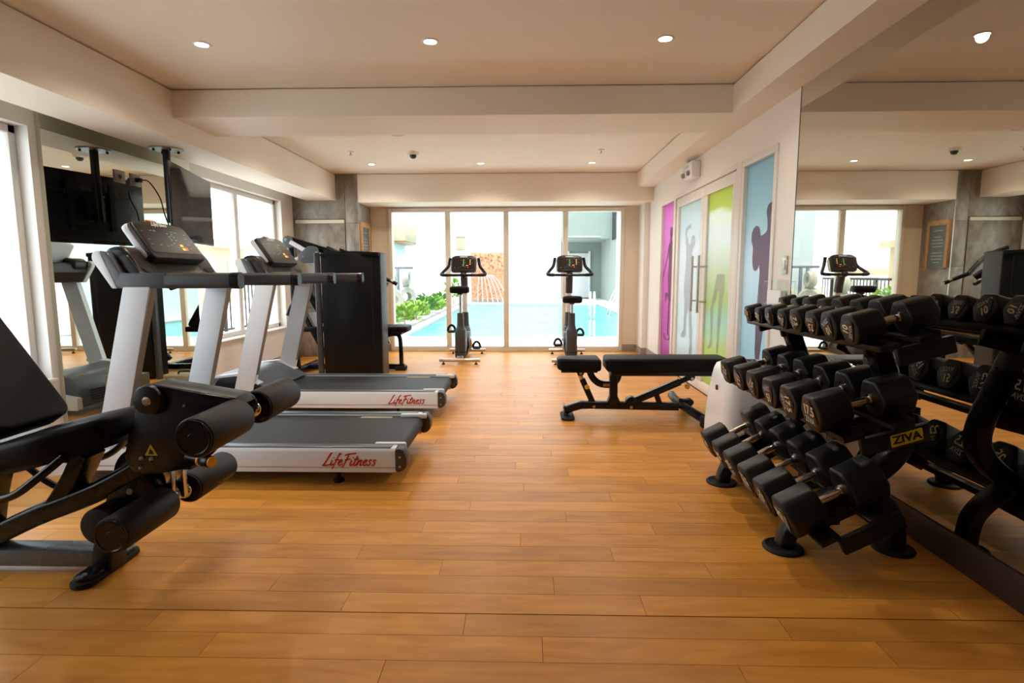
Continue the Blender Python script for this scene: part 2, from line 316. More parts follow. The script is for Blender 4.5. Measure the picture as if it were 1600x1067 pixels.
# ------------------------------------------------------------------ room dimensions
XL, XR = -3.04, 1.62; ZC = 2.378; YB = 8.0; YF = -3.0; YR = 7.425
SA1, SA2 = -2.469, 1.4045; ZB, ZL, ZR = 2.185, 2.043, 2.018
B1, B2 = 4.052, 4.603
GAP = .010
# ------------------------------------------------------------------ floor with planks
floor = struct('floor', B(XL-.3, XR+.3, YF-.2, YB+.25, -.06, -.004), 'sub')
PW, PL = .115, 1.0
PZ = .0003
full = B(.0008, PL-.0008, .0009, PW-.0009, -.004, 0).mesh('plank'); full.materials.append(M['wood'])
rest = MB(); cnt = 0
y = 1.723 - PW*3
rows = []
yy = 1.723
while yy > YF: yy -= PW
while yy < YB: rows.append(yy); yy += PW
random.seed(3)
cand = []
for ri, y0 in enumerate(rows):
    off = (ri*.37+random.uniform(-.12, .12)) % 1.0
    x = XL-off*PL
    while x < XR:
        a, b = max(x, XL), min(x+PL, XR)
        if b-a > .02: cand.append((y0, a, b, b-a > PL-.001))
        x += PL
def show(c):
    y0, a, b, f = c
    if y0 < 1.30: return -1
    if y0 < 3.6 and a < -1.6-(y0-1.3)*.7: return .2
    return 1/(y0*y0)*(b-a)
order = sorted(range(len(cand)), key=lambda i: -show(cand[i]))
single = set(order[:300])
for i, (y0, a, b, f) in enumerate(cand):
    y1 = min(y0+PW, YB)
    if i in single:
        if f and y1-y0 > PW-.001 and abs(y1-1.723) > .01: o = obj('plank', full, None, floor, (a, y0, 0))
        else: o = obj('plank', B(.0008, b-a-.0008, .0009, y1-y0-(.0009 if abs(y1-1.723) > .01 else .0045), -.004, 0), 'wood', floor, (a, y0, 0))
    else: rest.box(a+.0005, b-.0005, y0+.0005, y1-.0005, -.004, 0)
o = obj('plank_field', rest, 'wood', floor); o['kind'] = 'stuff'
# ------------------------------------------------------------------ ceiling, soffits, beam
struct('ceiling', B(XL-.35, XR+.35, YF-.2, YB+.2, ZC, ZC+.35), 'paint')
m = MB(); m.box(-2.859, SA1, YF, YR, ZL, ZC-GAP); m.box(-2.859, SA1-.02, YF, YR, ZC-GAP, ZC)
m.box(XL-.3, -2.859, YF, YR, ZL+.16, ZC)
struct('trim_1', m, 'paint')                                   # left dropped soffit
m = MB(); m.box(SA2, XR+.2, YF, YR, ZB, ZC-GAP); m.box(SA2+.02, XR+.2, YF, YR, ZC-GAP, ZC); struct('trim_2', m, 'paint')
m = MB(); m.box(SA1, SA2, B1, B2, ZB, ZC-GAP); m.box(SA1, SA2, B1+.02, B2-.02, ZC-GAP, ZC); struct('trim_3', m, 'paint')
m = MB(); m.box(-2.178, XR+.2, YR, YB, ZR, ZC-GAP); m.box(-2.178, XR+.2, YR+.02, YB, ZC-GAP, ZC); struct('trim_4', m, 'paint')
# ------------------------------------------------------------------ left wall with two windows
W1 = (.55, 3.5); W2 = (5.14, 7.08); SILL = .43; HEAD = 2.0
m = MB(); T = XL-.25
m.box(T, XL, YF, W1[0], 0, ZC); m.box(T, XL, W1[1], W2[0], 0, ZC); m.box(T, XL, W2[1], YR+.02, 0, ZC)
for a, b in (W1, W2): m.box(T, XL, a, b, 0, SILL); m.box(T, XL, a, b, HEAD, ZC)
struct('wall_left', m, 'white')
for n, (a, b) in enumerate((W1, W2)):
    k = 4 if n == 0 else 2
    wn = struct('window_%d' % (n+1), B(-3.30, -3.0, a, b, SILL-.004, SILL+.012, bev=.003), 'white')
    m = MB(); fx0, fx1 = -3.19, -3.12
    m.box(fx0, fx1, a, b, SILL+.012, SILL+.062, .004); m.box(fx0, fx1, a, b, HEAD-.05, HEAD, .004); m.box(fx0, fx1, a, a+.05, SILL, HEAD, .004); m.box(fx0, fx1, b-.05, b, SILL, HEAD, .004)
    obj('window_frame', m, 'walum', wn)
    for i in range(k):
        y0 = a+(b-a)*i/k; y1 = a+(b-a)*(i+1)/k
        if i: obj('mullion', B(fx0+.005, fx1+.01, y0-.035, y0+.035, SILL+.05, HEAD-.045, .004), 'walum', wn)
        obj('pane', B(-3.158, -3.152, y0+.02, y1-.02, SILL+.05, HEAD-.04), 'glass', wn)
struct('baseboard_left', B(XL, XL+.012, W2[0], YR, 0, .09), 'skirt')
# mirror on the pier
mr = tag(obj('wall_mirror', B(XL, -3.01, 3.555, 5.13, .10, 2.20), 'mirL'), 'greenish mirror panel on the pier between the side windows', 'mirror')
# ------------------------------------------------------------------ stone column
m = B(-3.15, -2.188, YR+.012, YB+.1, 0, ZC); sc = struct('column', m, 'grout')
zs = [0, .6, 1.178, 1.753, ZC]
for a, b in zip(zs, zs[1:]):
    obj('stone_slab', B(-3.15, -2.352, YR, YR+.02, a+.002, b-.002, .001), 'stone', sc); obj('stone_slab', B(-2.348, -2.178, YR, YR+.02, a+.002, b-.002, .001), 'stone', sc)
    obj('stone_slab', B(-2.198, -2.178, YR+.021, YB, a+.002, b-.002, .001), 'stone', sc)
obj('corner_trim', B(-2.183, -2.176, YR-.002, YR+.005, 0, ZC), 'steel', sc)
ap = obj('access_panel', B(-3.01, -2.36, YR-.010, YR, .66, 1.80, .002), 'stone', sc)
obj('panel_rim', MB().box(-3.017, -2.353, YR-.004, YR-.001, .653, 1.807), 'grout', ap)
obj('metal_strip', B(-3.0, -2.365, YR-.022, YR-.010, 1.752, 1.796, .003), 'alum', ap)
# ------------------------------------------------------------------ back wall and sliding window
GX = (-1.93, 1.35)
m = MB(); m.box(-2.4, GX[0], YB, YB+.16, 0, ZC); m.box(GX[1], XR+.3, YB, YB+.16, 0, ZC); m.box(GX[0], GX[1], YB, YB+.16, 2.0, ZC)
struct('wall_back', m, 'wallpaint')
wb = struct('window_3', B(GX[0], GX[1], YB-.02, YB+.14, 0, .018, .003), 'alum')
m = MB(); m.box(GX[0], GX[0]+.05, YB-.03, YB+.09, .018, 2.0, .004); m.box(GX[1]-.05, GX[1], YB-.03, YB+.09, .018, 2.0, .004); m.box(GX[0]+.05, GX[1]-.05, YB-.03, YB+.09, 1.95, 2.0, .004); m.box(GX[0]+.05, GX[1]-.05, YB-.01, YB+.08, .018, .07, .004)
obj('window_frame', m, 'alum', wb)
mx = [-1.88, -1.10, -.285, .54, 1.30]
for i in range(4):
    if i: obj('mullion', B(mx[i]-.036, mx[i]+.036, YB-.015, YB+.06, .06, 1.955, .004), 'alum', wb)
    obj('pane', B(mx[i]+.02, mx[i+1]-.02, YB+.02, YB+.026, .06, 1.955), 'glass', wb)
m = MB(); m.box(-2.17, GX[0], YB-.012, YB, 0, .10); m.box(GX[1], XR, YB-.012, YB, 0, .10); struct('baseboard_back', m, 'skirt')
obj('floor_vent', B(-.37, -.22, 7.86, 7.90, 0, .003), 'steel', floor)
# ------------------------------------------------------------------ right wall, glazing, doors
m = MB()
m.box(XR, XR+.13, YF, 3.51, 0, ZC); m.box(XR, XR+.13, 3.51, 3.79, 0, ZC); m.box(XR, XR+.13, 3.79, 6.95, 1.93, ZC); m.box(XR, XR+.13, 6.95, YB, 0, ZC); m.box(1.55, XR+.01, 7.62, YB-.0, 0, ZR)
struct('wall_right', m, 'white')
rm = tag(obj('wall_mirror', B(XR-.008, XR, YF, 3.508, .125, ZB), 'mirR'), 'tall bronze tinted mirror covering the wall behind the dumbbell rack', 'mirror')
obj('mirror_edge', B(XR-.010, XR, 3.508, 3.513, .125, ZB), 'edge', rm)
struct('baseboard_right', B(XR-.016, XR, YF, 3.51, 0, .125, .003), 'dskirt')
m = MB(); m.box(XR-.012, XR, 6.95, 7.62, 0, .10); m.box(1.538, 1.55, 7.62, YB-.012, 0, .10); m.box(1.538, XR, 7.608, 7.62, 0, .10); struct('trim_5', m, 'skirt')
def frame_yz(y0, y1, z0, z1, t, x0, x1, bev=.004):
    m = MB(); m.box(x0, x1, y0, y1, z1-t, z1, bev); m.box(x0, x1, y0, y1, z0, z0+t, bev); m.box(x0, x1, y0, y0+t, z0+t, z1-t, bev); m.box(x0, x1, y1-t, y1, z0+t, z1-t, bev); return m
# outlines of the figures printed on the window films, (y, z) on the glass
FIG_MAG = [(6.546, 1.63), (6.486, 1.595), (6.473, 1.542), (6.516, 1.502), (6.511, 1.458), (6.429, 1.402), (6.417, 1.307), (6.436, 1.239), (6.402, 1.134), (6.441, 1.065), (6.449, 0.96), (6.494, 0.818), (6.517, 0.772), (6.575, 0.778), (6.639, 0.83), (6.686, 0.846), (6.705, 0.763), (6.744, 0.77), (6.74, 0.862), (6.69, 0.882), (6.598, 0.849), (6.626, 0.956), (6.652, 1.046), (6.621, 1.154), (6.603, 1.242), (6.641, 1.314), (6.744, 1.191), (6.821, 1.082), (6.876, 1.026), (6.895, 1.054), (6.828, 1.137), (6.71, 1.281), (6.652, 1.404), (6.574, 1.462), (6.579, 1.506), (6.607, 1.56), (6.592, 1.612)]
FIG_WHI = [(5.777, 1.589), (5.752, 1.564), (5.803, 1.542), (5.881, 1.54), (5.921, 1.504), (5.869, 1.446), (5.816, 1.38), (5.763, 1.393), (5.734, 1.46), (5.678, 1.476), (5.618, 1.453), (5.607, 1.4), (5.642, 1.357), (5.702, 1.326), (5.699, 1.222), (5.706, 1.1), (5.658, 0.977), (5.654, 0.854), (5.653, 0.761), (5.649, 0.638), (5.612, 0.517), (5.611, 0.424), (5.591, 0.348), (5.626, 0.281), (5.68, 0.276), (5.707, 0.317), (5.673, 0.4), (5.712, 0.538), (5.754, 0.692), (5.787, 0.785), (5.816, 0.656), (5.837, 0.542), (5.828, 0.47), (5.904, 0.429), (6.025, 0.432), (6.005, 0.468), (5.915, 0.518), (5.92, 0.648), (5.916, 0.81), (5.955, 0.938), (5.936, 1.068), (5.908, 1.211), (5.912, 1.338), (5.949, 1.45), (5.97, 1.531), (5.929, 1.567), (5.82, 1.589)]
FIG_GRE = [(4.944, 1.092), (4.747, 1.092), (4.74, 1.036), (4.746, 0.97), (4.77, 0.903), (4.79, 0.836), (4.797, 0.759), (4.807, 0.681), (4.826, 0.601), (4.836, 0.522), (4.835, 0.463), (4.83, 0.424), (4.869, 0.407), (4.901, 0.424), (4.889, 0.476), (4.867, 0.538), (4.883, 0.615), (4.887, 0.693), (4.873, 0.773), (4.871, 0.851), (4.862, 0.919), (4.885, 0.962), (4.915, 0.927), (4.966, 0.856), (5.007, 0.794), (5.01, 0.723), (5.007, 0.643), (5.009, 0.562), (4.994, 0.493), (5.019, 0.464), (5.068, 0.427), (5.119, 0.424), (5.115, 0.442), (5.062, 0.485), (5.046, 0.558), (5.064, 0.658), (5.083, 0.759), (5.056, 0.841), (5.007, 0.943), (4.964, 1.033)]
FIG_BLU = [(3.905, 1.57), (3.855, 1.542), (3.844, 1.498), (3.857, 1.455), (3.855, 1.395), (3.809, 1.375), (3.793, 1.342), (3.782, 1.19), (3.788, 1.059), (3.775, 0.927), (3.805, 0.859), (3.814, 0.768), (3.819, 0.677), (3.826, 0.608), (3.854, 0.616), (3.874, 0.671), (3.892, 0.75), (3.921, 0.828), (3.939, 0.746), (3.955, 0.65), (3.973, 0.565), (3.983, 0.481), (4.051, 0.482), (4.067, 0.541), (4.069, 0.625), (4.074, 0.746), (4.068, 0.866), (4.054, 0.985), (4.048, 1.103), (4.061, 1.161), (4.08, 1.132), (4.119, 1.112), (4.163, 1.127), (4.188, 1.176), (4.189, 1.236), (4.183, 1.284), (4.218, 1.321), (4.224, 1.37), (4.204, 1.41), (4.153, 1.436), (4.099, 1.426), (4.072, 1.395), (4.062, 1.357), (3.988, 1.371), (3.95, 1.397), (3.957, 1.459), (3.979, 1.5), (3.975, 1.539), (3.944, 1.566)]
def figure(pts, ymin=0):
    return MB().prism(rpoly([(max(a, ymin), b) for a, b in pts], .012, 2), 0, 1.6365, 1.6373)
# blue pane
wb4 = struct('window_4', frame_yz(3.79, 4.40, 0, 1.93, .05, XR-.01, XR+.07), 'walum')
p = obj('pane', B(1.640, 1.648, 3.83, 4.36, .05, 1.89), 'fblue', wb4)
obj('printed_figure', figure(FIG_BLU, 3.835), 'fig', p)
obj('post', B(XR-.012, XR+.08, 4.40, 4.51, 0, 1.93, .004), 'walum', wb4)
obj('post', B(XR-.012, XR+.08, 6.28, 6.33, 0, 1.93, .004), 'walum', wb4)
obj('door_header', B(XR-.012, XR+.08, 4.51, 6.28, 1.893, 1.93, .004), 'walum', wb4)
def leaf(name, y0, y1, film, figm, fig, hy):
    d = struct(name, frame_yz(y0, y1, .01, 1.885, .09, XR+.0, XR+.05), 'walum')
    p = obj('pane', B(1.640, 1.648, y0+.07, y1-.07, .08, 1.82), film, d); obj('printed_figure', fig, figm, p)
    for sx in (-1, 1):
        m = MB(); xh = XR+.025+sx*.085
        m.tube([(xh, hy, .74), (xh, hy, 1.26)], .013, 12)
        for z in (.84, 1.16): m.tube([(xh, hy, z), (XR+.025, hy, z)], .009, 8)
        obj('handle', m, 'steel', d)
    return d
leaf('door_1', 4.512, 5.318, 'fgreen', 'figb', figure(FIG_GRE), 5.22)
leaf('door_2', 5.322, 6.276, 'fwhite', 'figb', figure(FIG_WHI), 5.42)
wb5 = struct('window_5', frame_yz(6.33, 6.95, 0, 1.93, .04, XR-.01, XR+.07), 'walum')
p = obj('pane', B(1.640, 1.648, 6.36, 6.92, .04, 1.9), 'fmag', wb5)
obj('printed_figure', figure(FIG_MAG), 'fig', p)
m = MB(); m.tube([(1.6365, 6.545, .771), (1.6365, 6.56, .599), (1.6365, 6.574, .417), (1.6365, 6.541, .393)], .007, 6, smooth=5); m.tube([(1.6365, 6.743, .39), (1.6365, 6.675, .332), (1.6365, 6.528, .34), (1.6365, 6.47, .392)], .005, 6, smooth=5); obj('printed_rope', m, 'fig', p)
m = MB(); m.box(XR-.03, XR+.1, 3.79, 4.51, 0, .012); m.box(XR-.03, XR+.1, 6.28, 6.95, 0, .03); struct('trim_6', m, 'white')
# rear wall behind the camera
struct('wall_front', B(XL-.25, XR+.13, YF-.2, YF, 0, ZC), 'skirt')

# ------------------------------------------------------------------ ceiling fixtures
def lamp(x, y, label):
    t = thing('downlight', label, 'light', (x, y, ZC), 0, 'recessed ceiling downlights')
    obj('trim_ring', MB().lathe([(.034, .002), (.036, -.004), (.046, -.005), (.050, -.001), (.050, .004), (.034, .004)], (0, 0, 0), (0, 0, 1), 28), 'white', t)
    obj('lens', MB().lathe([(0, -.001), (.033, -.001), (.035, .003), (0, .003)], (0, 0, 0), (0, 0, 1), 24), 'lampw', t)
    ld = bpy.data.lights.new('lamp_light', 'SPOT'); ld.energy = LAMP_W; ld.color = (1, .88, .72); ld.spot_size = math.radians(150); ld.spot_blend = .7; ld.shadow_soft_size = .03
    lo = bpy.data.objects.new('lamp_light', ld); COL.objects.link(lo); lo.parent = t; lo.location = (0, 0, -.012)
    return t
LX = (-1.82, -.535, .76)
rowname = {3.30: 'in front of the beam', 5.31: 'just behind the beam', 6.80: 'near the pool window'}
for yv in (3.30, 5.31, 6.80):
    for x, sd_ in zip(LX, ('on the treadmill side', 'in the middle', 'on the mirror side')):
        lamp(x, yv, 'round recessed downlight %s, %s' % (rowname[yv], sd_))
for x, sd_ in ((-1.85, 'treadmill'), (.775, 'door')):
    t = thing('sprinkler', 'small ceiling sprinkler head on the %s side of the rear bay' % sd_, 'sprinkler', (x, 6.1, ZC), 0, 'ceiling sprinklers')
    obj('escutcheon', MB().lathe([(0, .002), (.035, .002), (.030, -.008), (.012, -.012), (0, -.012)], (0, 0, 0), (0, 0, 1), 20), 'white', t)
    obj('sprinkler_head', MB().cyl((0, 0, -.010), (0, 0, -.035), .007, .006, 10).cyl((0, 0, -.035), (0, 0, -.038), .016, None, 14), 'steel', t)
t = thing('dome_detector', 'small dome shaped detector with dark lens on the rear ceiling', 'detector', (-1.205, 6.17, ZC))
obj('base', MB().lathe([(0, .002), (.06, .002), (.06, -.014), (.05, -.028), (0, -.028)], (0, 0, 0), (0, 0, 1), 24), 'white', t)
obj('lens', MB().lathe([(.036, -.026), (.034, -.045), (.022, -.062), (0, -.068)], (0, 0, 0), (0, 0, 1), 20), 'grey', t)
t = thing('ceiling_speaker', 'flat round ceiling speaker half hidden by the beam', 'speaker', (-1.195, 5.36, ZC))
obj('grille', MB().lathe([(0, -.006), (.07, -.005), (.078, -.002), (.08, .003), (0, .003)], (0, 0, 0), (0, 0, 1), 28), 'plate', t)
obj('rim', MB().lathe([(.078, -.003), (.086, -.006), (.09, .002), (.078, .002)], (0, 0, 0), (0, 0, 1), 28), 'white', t)

# ------------------------------------------------------------------ wall fittings
t = thing('emergency_light', 'white twin emergency light box above the glass doors', 'emergency light', (XR, 5.62, 1.99))
obj('housing', B(-.085, 0, -.16, .16, .0, .155, .012), 'plastic', t)
for s_ in (-1, 1): obj('lamp_head', MB().cyl((-.085, s_*.085, .05), (-.115, s_*.085, .045), .026, .022, 18, .006), 'plate', t)
obj('bracket', MB().box(-.05, 0, .10, .13, .155, .19, .004), 'steel', t)
obj('label_strip', B(-.0865, -.085, -.05, .05, .105, .13), 'greyprint', t)
t = thing('light_switch', 'brushed metal light switch plate on the white pillar', 'switch', (XR, 3.615, 1.15))
obj('plate', B(-.009, 0, -.036, .036, -.056, .056, .003), 'steel', t); obj('rocker', B(-.013, -.008, -.016, .016, -.03, .03, .002), 'white', t)
t = thing('brochure_holder', 'clear acrylic brochure holder mounted below the light switch', 'holder', (XR, 3.67, .90))
obj('tray', frame_yz(-.12, .12, 0, .15, .006, -.055, -.05, .001), 'glass', t); obj('back_plate', B(-.006, 0, -.12, .12, 0, .16), 'glass', t); obj('paper_stack', B(-.04, -.01, -.10, .10, .004, .09), 'plastic', t)
t = thing('framed_sign', 'oak framed dark notice board hanging on the side of the stone column', 'sign', (-2.178, 7.66, 1.18))
m = MB(); m.box(.0, .03, -.20, -.155, -.02, .60, .003); m.box(0, .03, .155, .20, -.02, .60, .003); m.box(0, .03, -.155, .155, .53, .60, .003); obj('frame', m, 'timber', t)
pn = obj('notice', B(.0, .018, -.155, .155, -.03, .53), 'slate', t)
for i in range(11):
    ww = (.16, .0, .13, .20, .22, .18, 0, .2, .22, .19, .12)[i]
    if ww: obj('text_line', B(.018, .0188, -ww/2, ww/2, .46-i*.041, .468-i*.041), 'greyprint', pn)
for y_, lb, c in ((4.22, 'metal wall outlet plate with a single empty socket on the mirror', 0), (4.393, 'metal wall outlet plate with a plug and cord on the mirror', 1)):
    t = thing('outlet', lb, 'outlet', (-3.01, y_, 1.818))
    obj('plate', B(0, .008, -.055, .055, -.045, .045, .003), 'plate', t)
    obj('socket', MB().cyl((.008, 0, 0), (.010, 0, 0), .016, None, 14), 'grey', t)
    if c:
        obj('plug', B(.008, .05, -.018, .018, -.016, .016, .005), 'satin', t)
        obj('cord', MB().tube([(.05, 0, 0), (.09, .03, -.01), (.12, .10, -.12), (.11, .16, -.24), (.14, .19, -.36), (.24, .19, -.42)], .005, 8, smooth=6), 'satin', t)

# ------------------------------------------------------------------ ceiling hung television
N_ = Vector((-2.462, 3.95)); F_ = Vector((-2.705, 4.90)); cpt = (N_+F_)/2; dirv = (F_-N_); ang = math.atan2(dirv.y, dirv.x)
t = thing('television', 'flat black television hung from the soffit on a pole beside the mirror', 'television', (cpt.x, cpt.y, 1.61), ang)
W_ = dirv.length/2
# local x runs along the screen, local -y faces the room
obj('screen_panel', B(-W_, W_, .0, .018, -.272, .272, .006), 'satin', t)
obj('screen', B(-W_+.010, W_-.010, -.0015, .0, -.258, .262), 'tvscreen', t)
m = MB(); m.box(-W_*.7, W_*.7, .018, .05, -.24, .12, .012); obj('back_cover', m, 'shroud', t)
m = MB(); m.box(-.2, .2, .05, .065, -.13, -.09); m.box(-.2, .2, .05, .065, .09, .13); m.box(-.18, -.14, .05, .075, -.17, .2); m.box(.14, .18, .05, .075, -.17, .2); m.box(-.06, .06, .065, .12, -.1, .1, .005); obj('mount_bracket', m, 'black', t)
px = Matrix.Rotation(-ang, 2) @ (Vector((-2.73, 4.36))-cpt)
obj('pole', MB().rtube([(px.x, px.y, -.12), (px.x, px.y, .432)], .045, .045, .008, up=(1, 0, 0)), 'black', t)
obj('mount_arm', B(px.x-.03, px.x+.03, min(.1, px.y), max(.12, px.y), -.05, .05, .005), 'black', t)
pl = obj('ceiling_plate', MB().lathe([(0, .424), (.115, .424), (.115, .4325), (0, .4325)], (px.x, px.y, 0), (0, 0, 1), 28), 'plate', t)
for a in range(4): obj('bolt', MB().cyl((px.x+.085*math.cos(a*PI/2+.6), px.y+.085*math.sin(a*PI/2+.6), .424), (px.x+.085*math.cos(a*PI/2+.6), px.y+.085*math.sin(a*PI/2+.6), .408), .009, None, 10), 'black', pl)

# ------------------------------------------------------------------ treadmills (user faces -x); local origin X=-1.6, centre of width
def treadmill(y, label):
    t = thing('treadmill', label, 'treadmill', (-1.6, y, 0), 0, 'treadmills facing the wall mirror')
    HW = .40
    for s in (-1, 1):
        y0, y1 = sorted((s*HW, s*(HW-.075)))
        m = MB(); yo = s*HW; yi = s*(HW-.075)
        prof = [(yi, .08), (yo-s*.012, .078), (yo-s*.004, .082), (yo-s*.004, .104), (yo-s*.009, .106), (yo-s*.009, .109), (yo, .111), (yo, .190), (yo-s*.012, .206), (yi, .206)]
        m.prism(prof, 0, -.66, .925)
        r = obj('side_rail', m, 'silver', t)
        obj('foot_strip', B(-.55, .90, min(yi, yo-s*.014), max(yi, yo-s*.014), .206, .211, .001), 'rail', r)
        if s < 0:
            me = script_mesh('LifeFitness', .064); me.transform(Matrix.Translation((.685, yo-.001, .147)) @ Matrix.Rotation(PI/2, 4, 'X')); obj('logo', me, 'red', r)
        m = MB(); m.prism(rpoly([(.925, .085), (.955, .085), (.985, .11), (.985, .17), (.965, .208), (.925, .208)], .015), 1, y0-.004, y1+.01*(s < 0), bev=.006)
        c = obj('end_cap', m, 'grey', t)
        for z_ in (.115, .165): obj('bolt', MB().cyl((.95, s*(HW+.003), z_), (.95, s*(HW+.006), z_), .006, None, 8), 'steel', c)
        obj('roller_bracket', B(.80, .965, min(yi, yi-s*.03), max(yi, yi-s*.03), .185, .216, .008), 'silver', c)
        fx = .60
        f = obj('levelling_foot', MB().lathe([(0, 0), (.028, 0), (.03, .008), (.024, .016), (.012, .02), (.01, .085), (0, .085)], (fx, s*(HW-.09), 0), (0, 0, 1), 16), 'rubber', t)
    bl = HW-.078
    m = MB(); top = [(-.60, .196), (.90, .196)] + [(.905+.042*math.sin(a), .154+.042*math.cos(a)) for a in [PI*i/8 for i in range(1, 9)]] + [(-.60, .112)]
    m.prism(top, 1, -bl, bl); obj('running_belt', m, 'belt', t)
    obj('belt_plate', B(.55, .75, bl-.055, bl-.02, .196, .1972), 'beige', t)
    # motor hood
    m = MB(); prof = rpoly([(-.95, .06), (-.95, .20), (-.86, .315), (-.60, .335), (-.44, .25), (-.37, .212), (-.50, .10), (-.50, .06)], [.02, .05, .06, .08, .04, .01, .01, .01])
    m.prism(prof, 1, -HW+.03, HW-.03, bev=.02, seg=3); h = obj('motor_hood', m, 'bgrey', t)
    for a_, b_ in ((-HW+.02, -HW+.10), (HW-.10, HW-.02)):
        obj('hood_band', MB().prism(rpoly([(-.80, .318), (-.60, .345), (-.45, .262), (-.47, .25), (-.60, .325), (-.80, .305)], .01), 1, a_, b_), 'silver', h)
    for i in range(5): obj('vent_slat', B(-.953, -.945, -.26, .26, .10+i*.02, .108+i*.02), 'dark', h)
    for s in (-1, 1):
        m = MB(); m.prism(rpoly([(-.95, .05), (-.95, .15), (-.70, .20), (-.66, .206), (-.66, .078), (-.9, .05)], .01), 1, *sorted((s*HW, s*(HW-.05)))); sc_ = obj('hood_side', m, 'silver', h)
        if s < 0: lettering('print', 'FlexDeck Shock Absorption', .022, 'greyprint', sc_, (-.74, -HW-.0006, .15), (1, 0, 0), (0, 0, 1), sx=.6)
        m = MB(); m.prism(rpoly([(-.80, .205), (-.78, .30), (-.60, .33), (-.42, .235), (-.40, .205)], [.0, .05, .06, .03, 0]), 1, *sorted((s*(HW-.005), s*(HW-.14))), bev=.012); obj('post_cover', m, 'shroud', t)
        # upright post: silver plate with brown-grey edge
        x0b, x1b, x0t, x1t = -.64, -.495, -.425, -.287
        m = MB(); m.prism([(x0b, .20), (x1b, .20), (x1t, 1.04), (x0t, 1.04)], 1, *sorted((s*HW, s*(HW-.052))), bev=.004); po = obj('upright_post', m, 'silver', t)
        m = MB(); m.prism([(x1b-.006, .215), (x1b+.003, .215), (x1t+.003, 1.035), (x1t-.006, 1.035)], 1, *sorted((s*(HW-.003), s*(HW-.049)))); obj('post_edge', m, 'silverd', po)
        # handrail with hooked arm
        m = MB(); m.prism(rpoly([(-.46, 1.030), (-.205, 1.030), (-.205, 1.106), (-.43, 1.106), (-.495, 1.215), (-.545, 1.215), (-.56, 1.18), (-.475, 1.035)], [.004, 0, 0, .01, .03, .025, .025, .008]), 1, *sorted((s*HW, s*(HW-.055))), bev=.006)
        hr = obj('handrail', m, 'rail', t)
        m = MB(); m.prism(rpoly([(-.479, 1.03), (-.452, 1.03), (-.53, 1.222), (-.566, 1.21), (-.572, 1.175)], [.004, .01, .02, .02, .03]), 1, *sorted((s*(HW+.003), s*(HW-.04))), bev=.004); obj('silver_band', m, 'silver', hr)
        m = MB(); m.sweep([(-.212, s*(HW-.03), 1.068), (-.195, s*(HW-.03), 1.068), (.12, s*(HW-.03), 1.068), (.145, s*(HW-.03), 1.068), (.158, s*(HW-.03), 1.067)], rrect(.062, .078, .022)); obj('grip', m, 'grey', hr)
        m = MB(); m.sweep([(.118, s*(HW-.03), 1.068), (.15, s*(HW-.03), 1.068), (.163, s*(HW-.03), 1.068)], rrect(.066, .082, .026)); obj('grip_end', m, 'satin', hr)
        # curved dashboard shoulder
        m = MB(); m.prism(rpoly([(-.43, 1.05), (-.33, 1.05), (-.40, 1.19), (-.45, 1.245), (-.53, 1.235), (-.55, 1.18), (-.47, 1.05)], [.01, .01, .05, .05, .04, .03, .01]), 1, *sorted((s*(HW-.045), s*(HW-.20))), bev=.02, seg=3); d = obj('dashboard_shoulder', m, 'brown', t)
        m = MB(); m.cyl((-.40, s*(HW-.12), 1.12), (-.375, s*(HW-.12), 1.14), .045, .045, 18); obj('cup_holder', m, 'dark', d)
    m = MB(); m.prism(rpoly([(-.47, 1.03), (-.22, 1.03), (-.22, 1.06), (-.36, 1.11), (-.42, 1.20), (-.52, 1.20), (-.53, 1.12)], .015), 1, -.36, .36, bev=.008); obj('dashboard', m, 'brown', t)
    obj('crossbar', B(-.42, -.36, -.36, .36, 1.035, 1.075, .015), 'grey', t)
    # display, tilted back
    D = Matrix.Translation((-.435, 0, 1.275)) @ Matrix.Rotation(math.radians(-35), 4, 'Y')
    # local of display: x = thickness (faces +x), y = width, z = height
    m = MB(); m.prism(rpoly([(-.245, -.12), (.245, -.12), (.23, .115), (.10, .13), (-.10, .13), (-.23, .115)], [.03, .03, .03, .08, .08, .03]), 0, -.035, .02, bev=.010, seg=3, mat=D); dp = obj('display', m, 'brown', t)
    m = MB(); m.prism(rpoly([(-.252, -.10), (.252, -.10), (.238, .118), (.10, .136), (-.10, .136), (-.238, .118)], [.03, .03, .03, .08, .08, .03]), 0, -.040, -.006, bev=.008, mat=D); obj('silver_back', m, 'silver', dp)
    m = MB(); m.prism(rpoly([(-.225, -.085), (.225, -.085), (.212, .10), (-.212, .10)], .02), 0, .019, .0215, mat=D); obj('screen', m, 'screen', dp)
    rng = random.Random(5)
    for nm, mt, cells in (('red_key', 'ledr', [(.10, -.055)]), ('green_key', 'ledy', [(.075, -.03), (.075, -.055)]), ('amber_marks', 'ledg', [(.02, .05-.022*i) for i in range(4)] + [(.06, .05-.022*i) for i in range(3)])):
        m = MB()
        for cy_, cz in cells:
            sz = .014 if nm != 'amber_marks' else .004
            m.box(.0215, .0225, cy_-sz, cy_+sz, cz-sz*.55, cz+sz*.55, mat=D)
        obj(nm, m, mt, dp)
    m = MB()
    for i in range(22):
        cy_ = -.19+.38*rng.random(); cz = -.06+.13*rng.random(); m.box(.0215, .0222, cy_-.010, cy_+.010, cz-.0012, cz+.0012, mat=D)
    o = obj('panel_print', m, 'greyprint', dp); o['kind'] = 'stuff'
    me = script_mesh('LifeFitness', .032); me.transform(D @ Matrix.Translation((.0225, 0, .112)) @ Matrix(((0, 0, 1, 0), (1, 0, 0, 0), (0, 1, 0, 0), (0, 0, 0, 1)))); me.materials.clear(); me.materials.append(M['whiteprint']); obj('logo', me, None, dp)
    obj('orange_tag', MB().box(-.02, .022, -.08, .0, .128, .138, .003, mat=D), 'orange', dp)
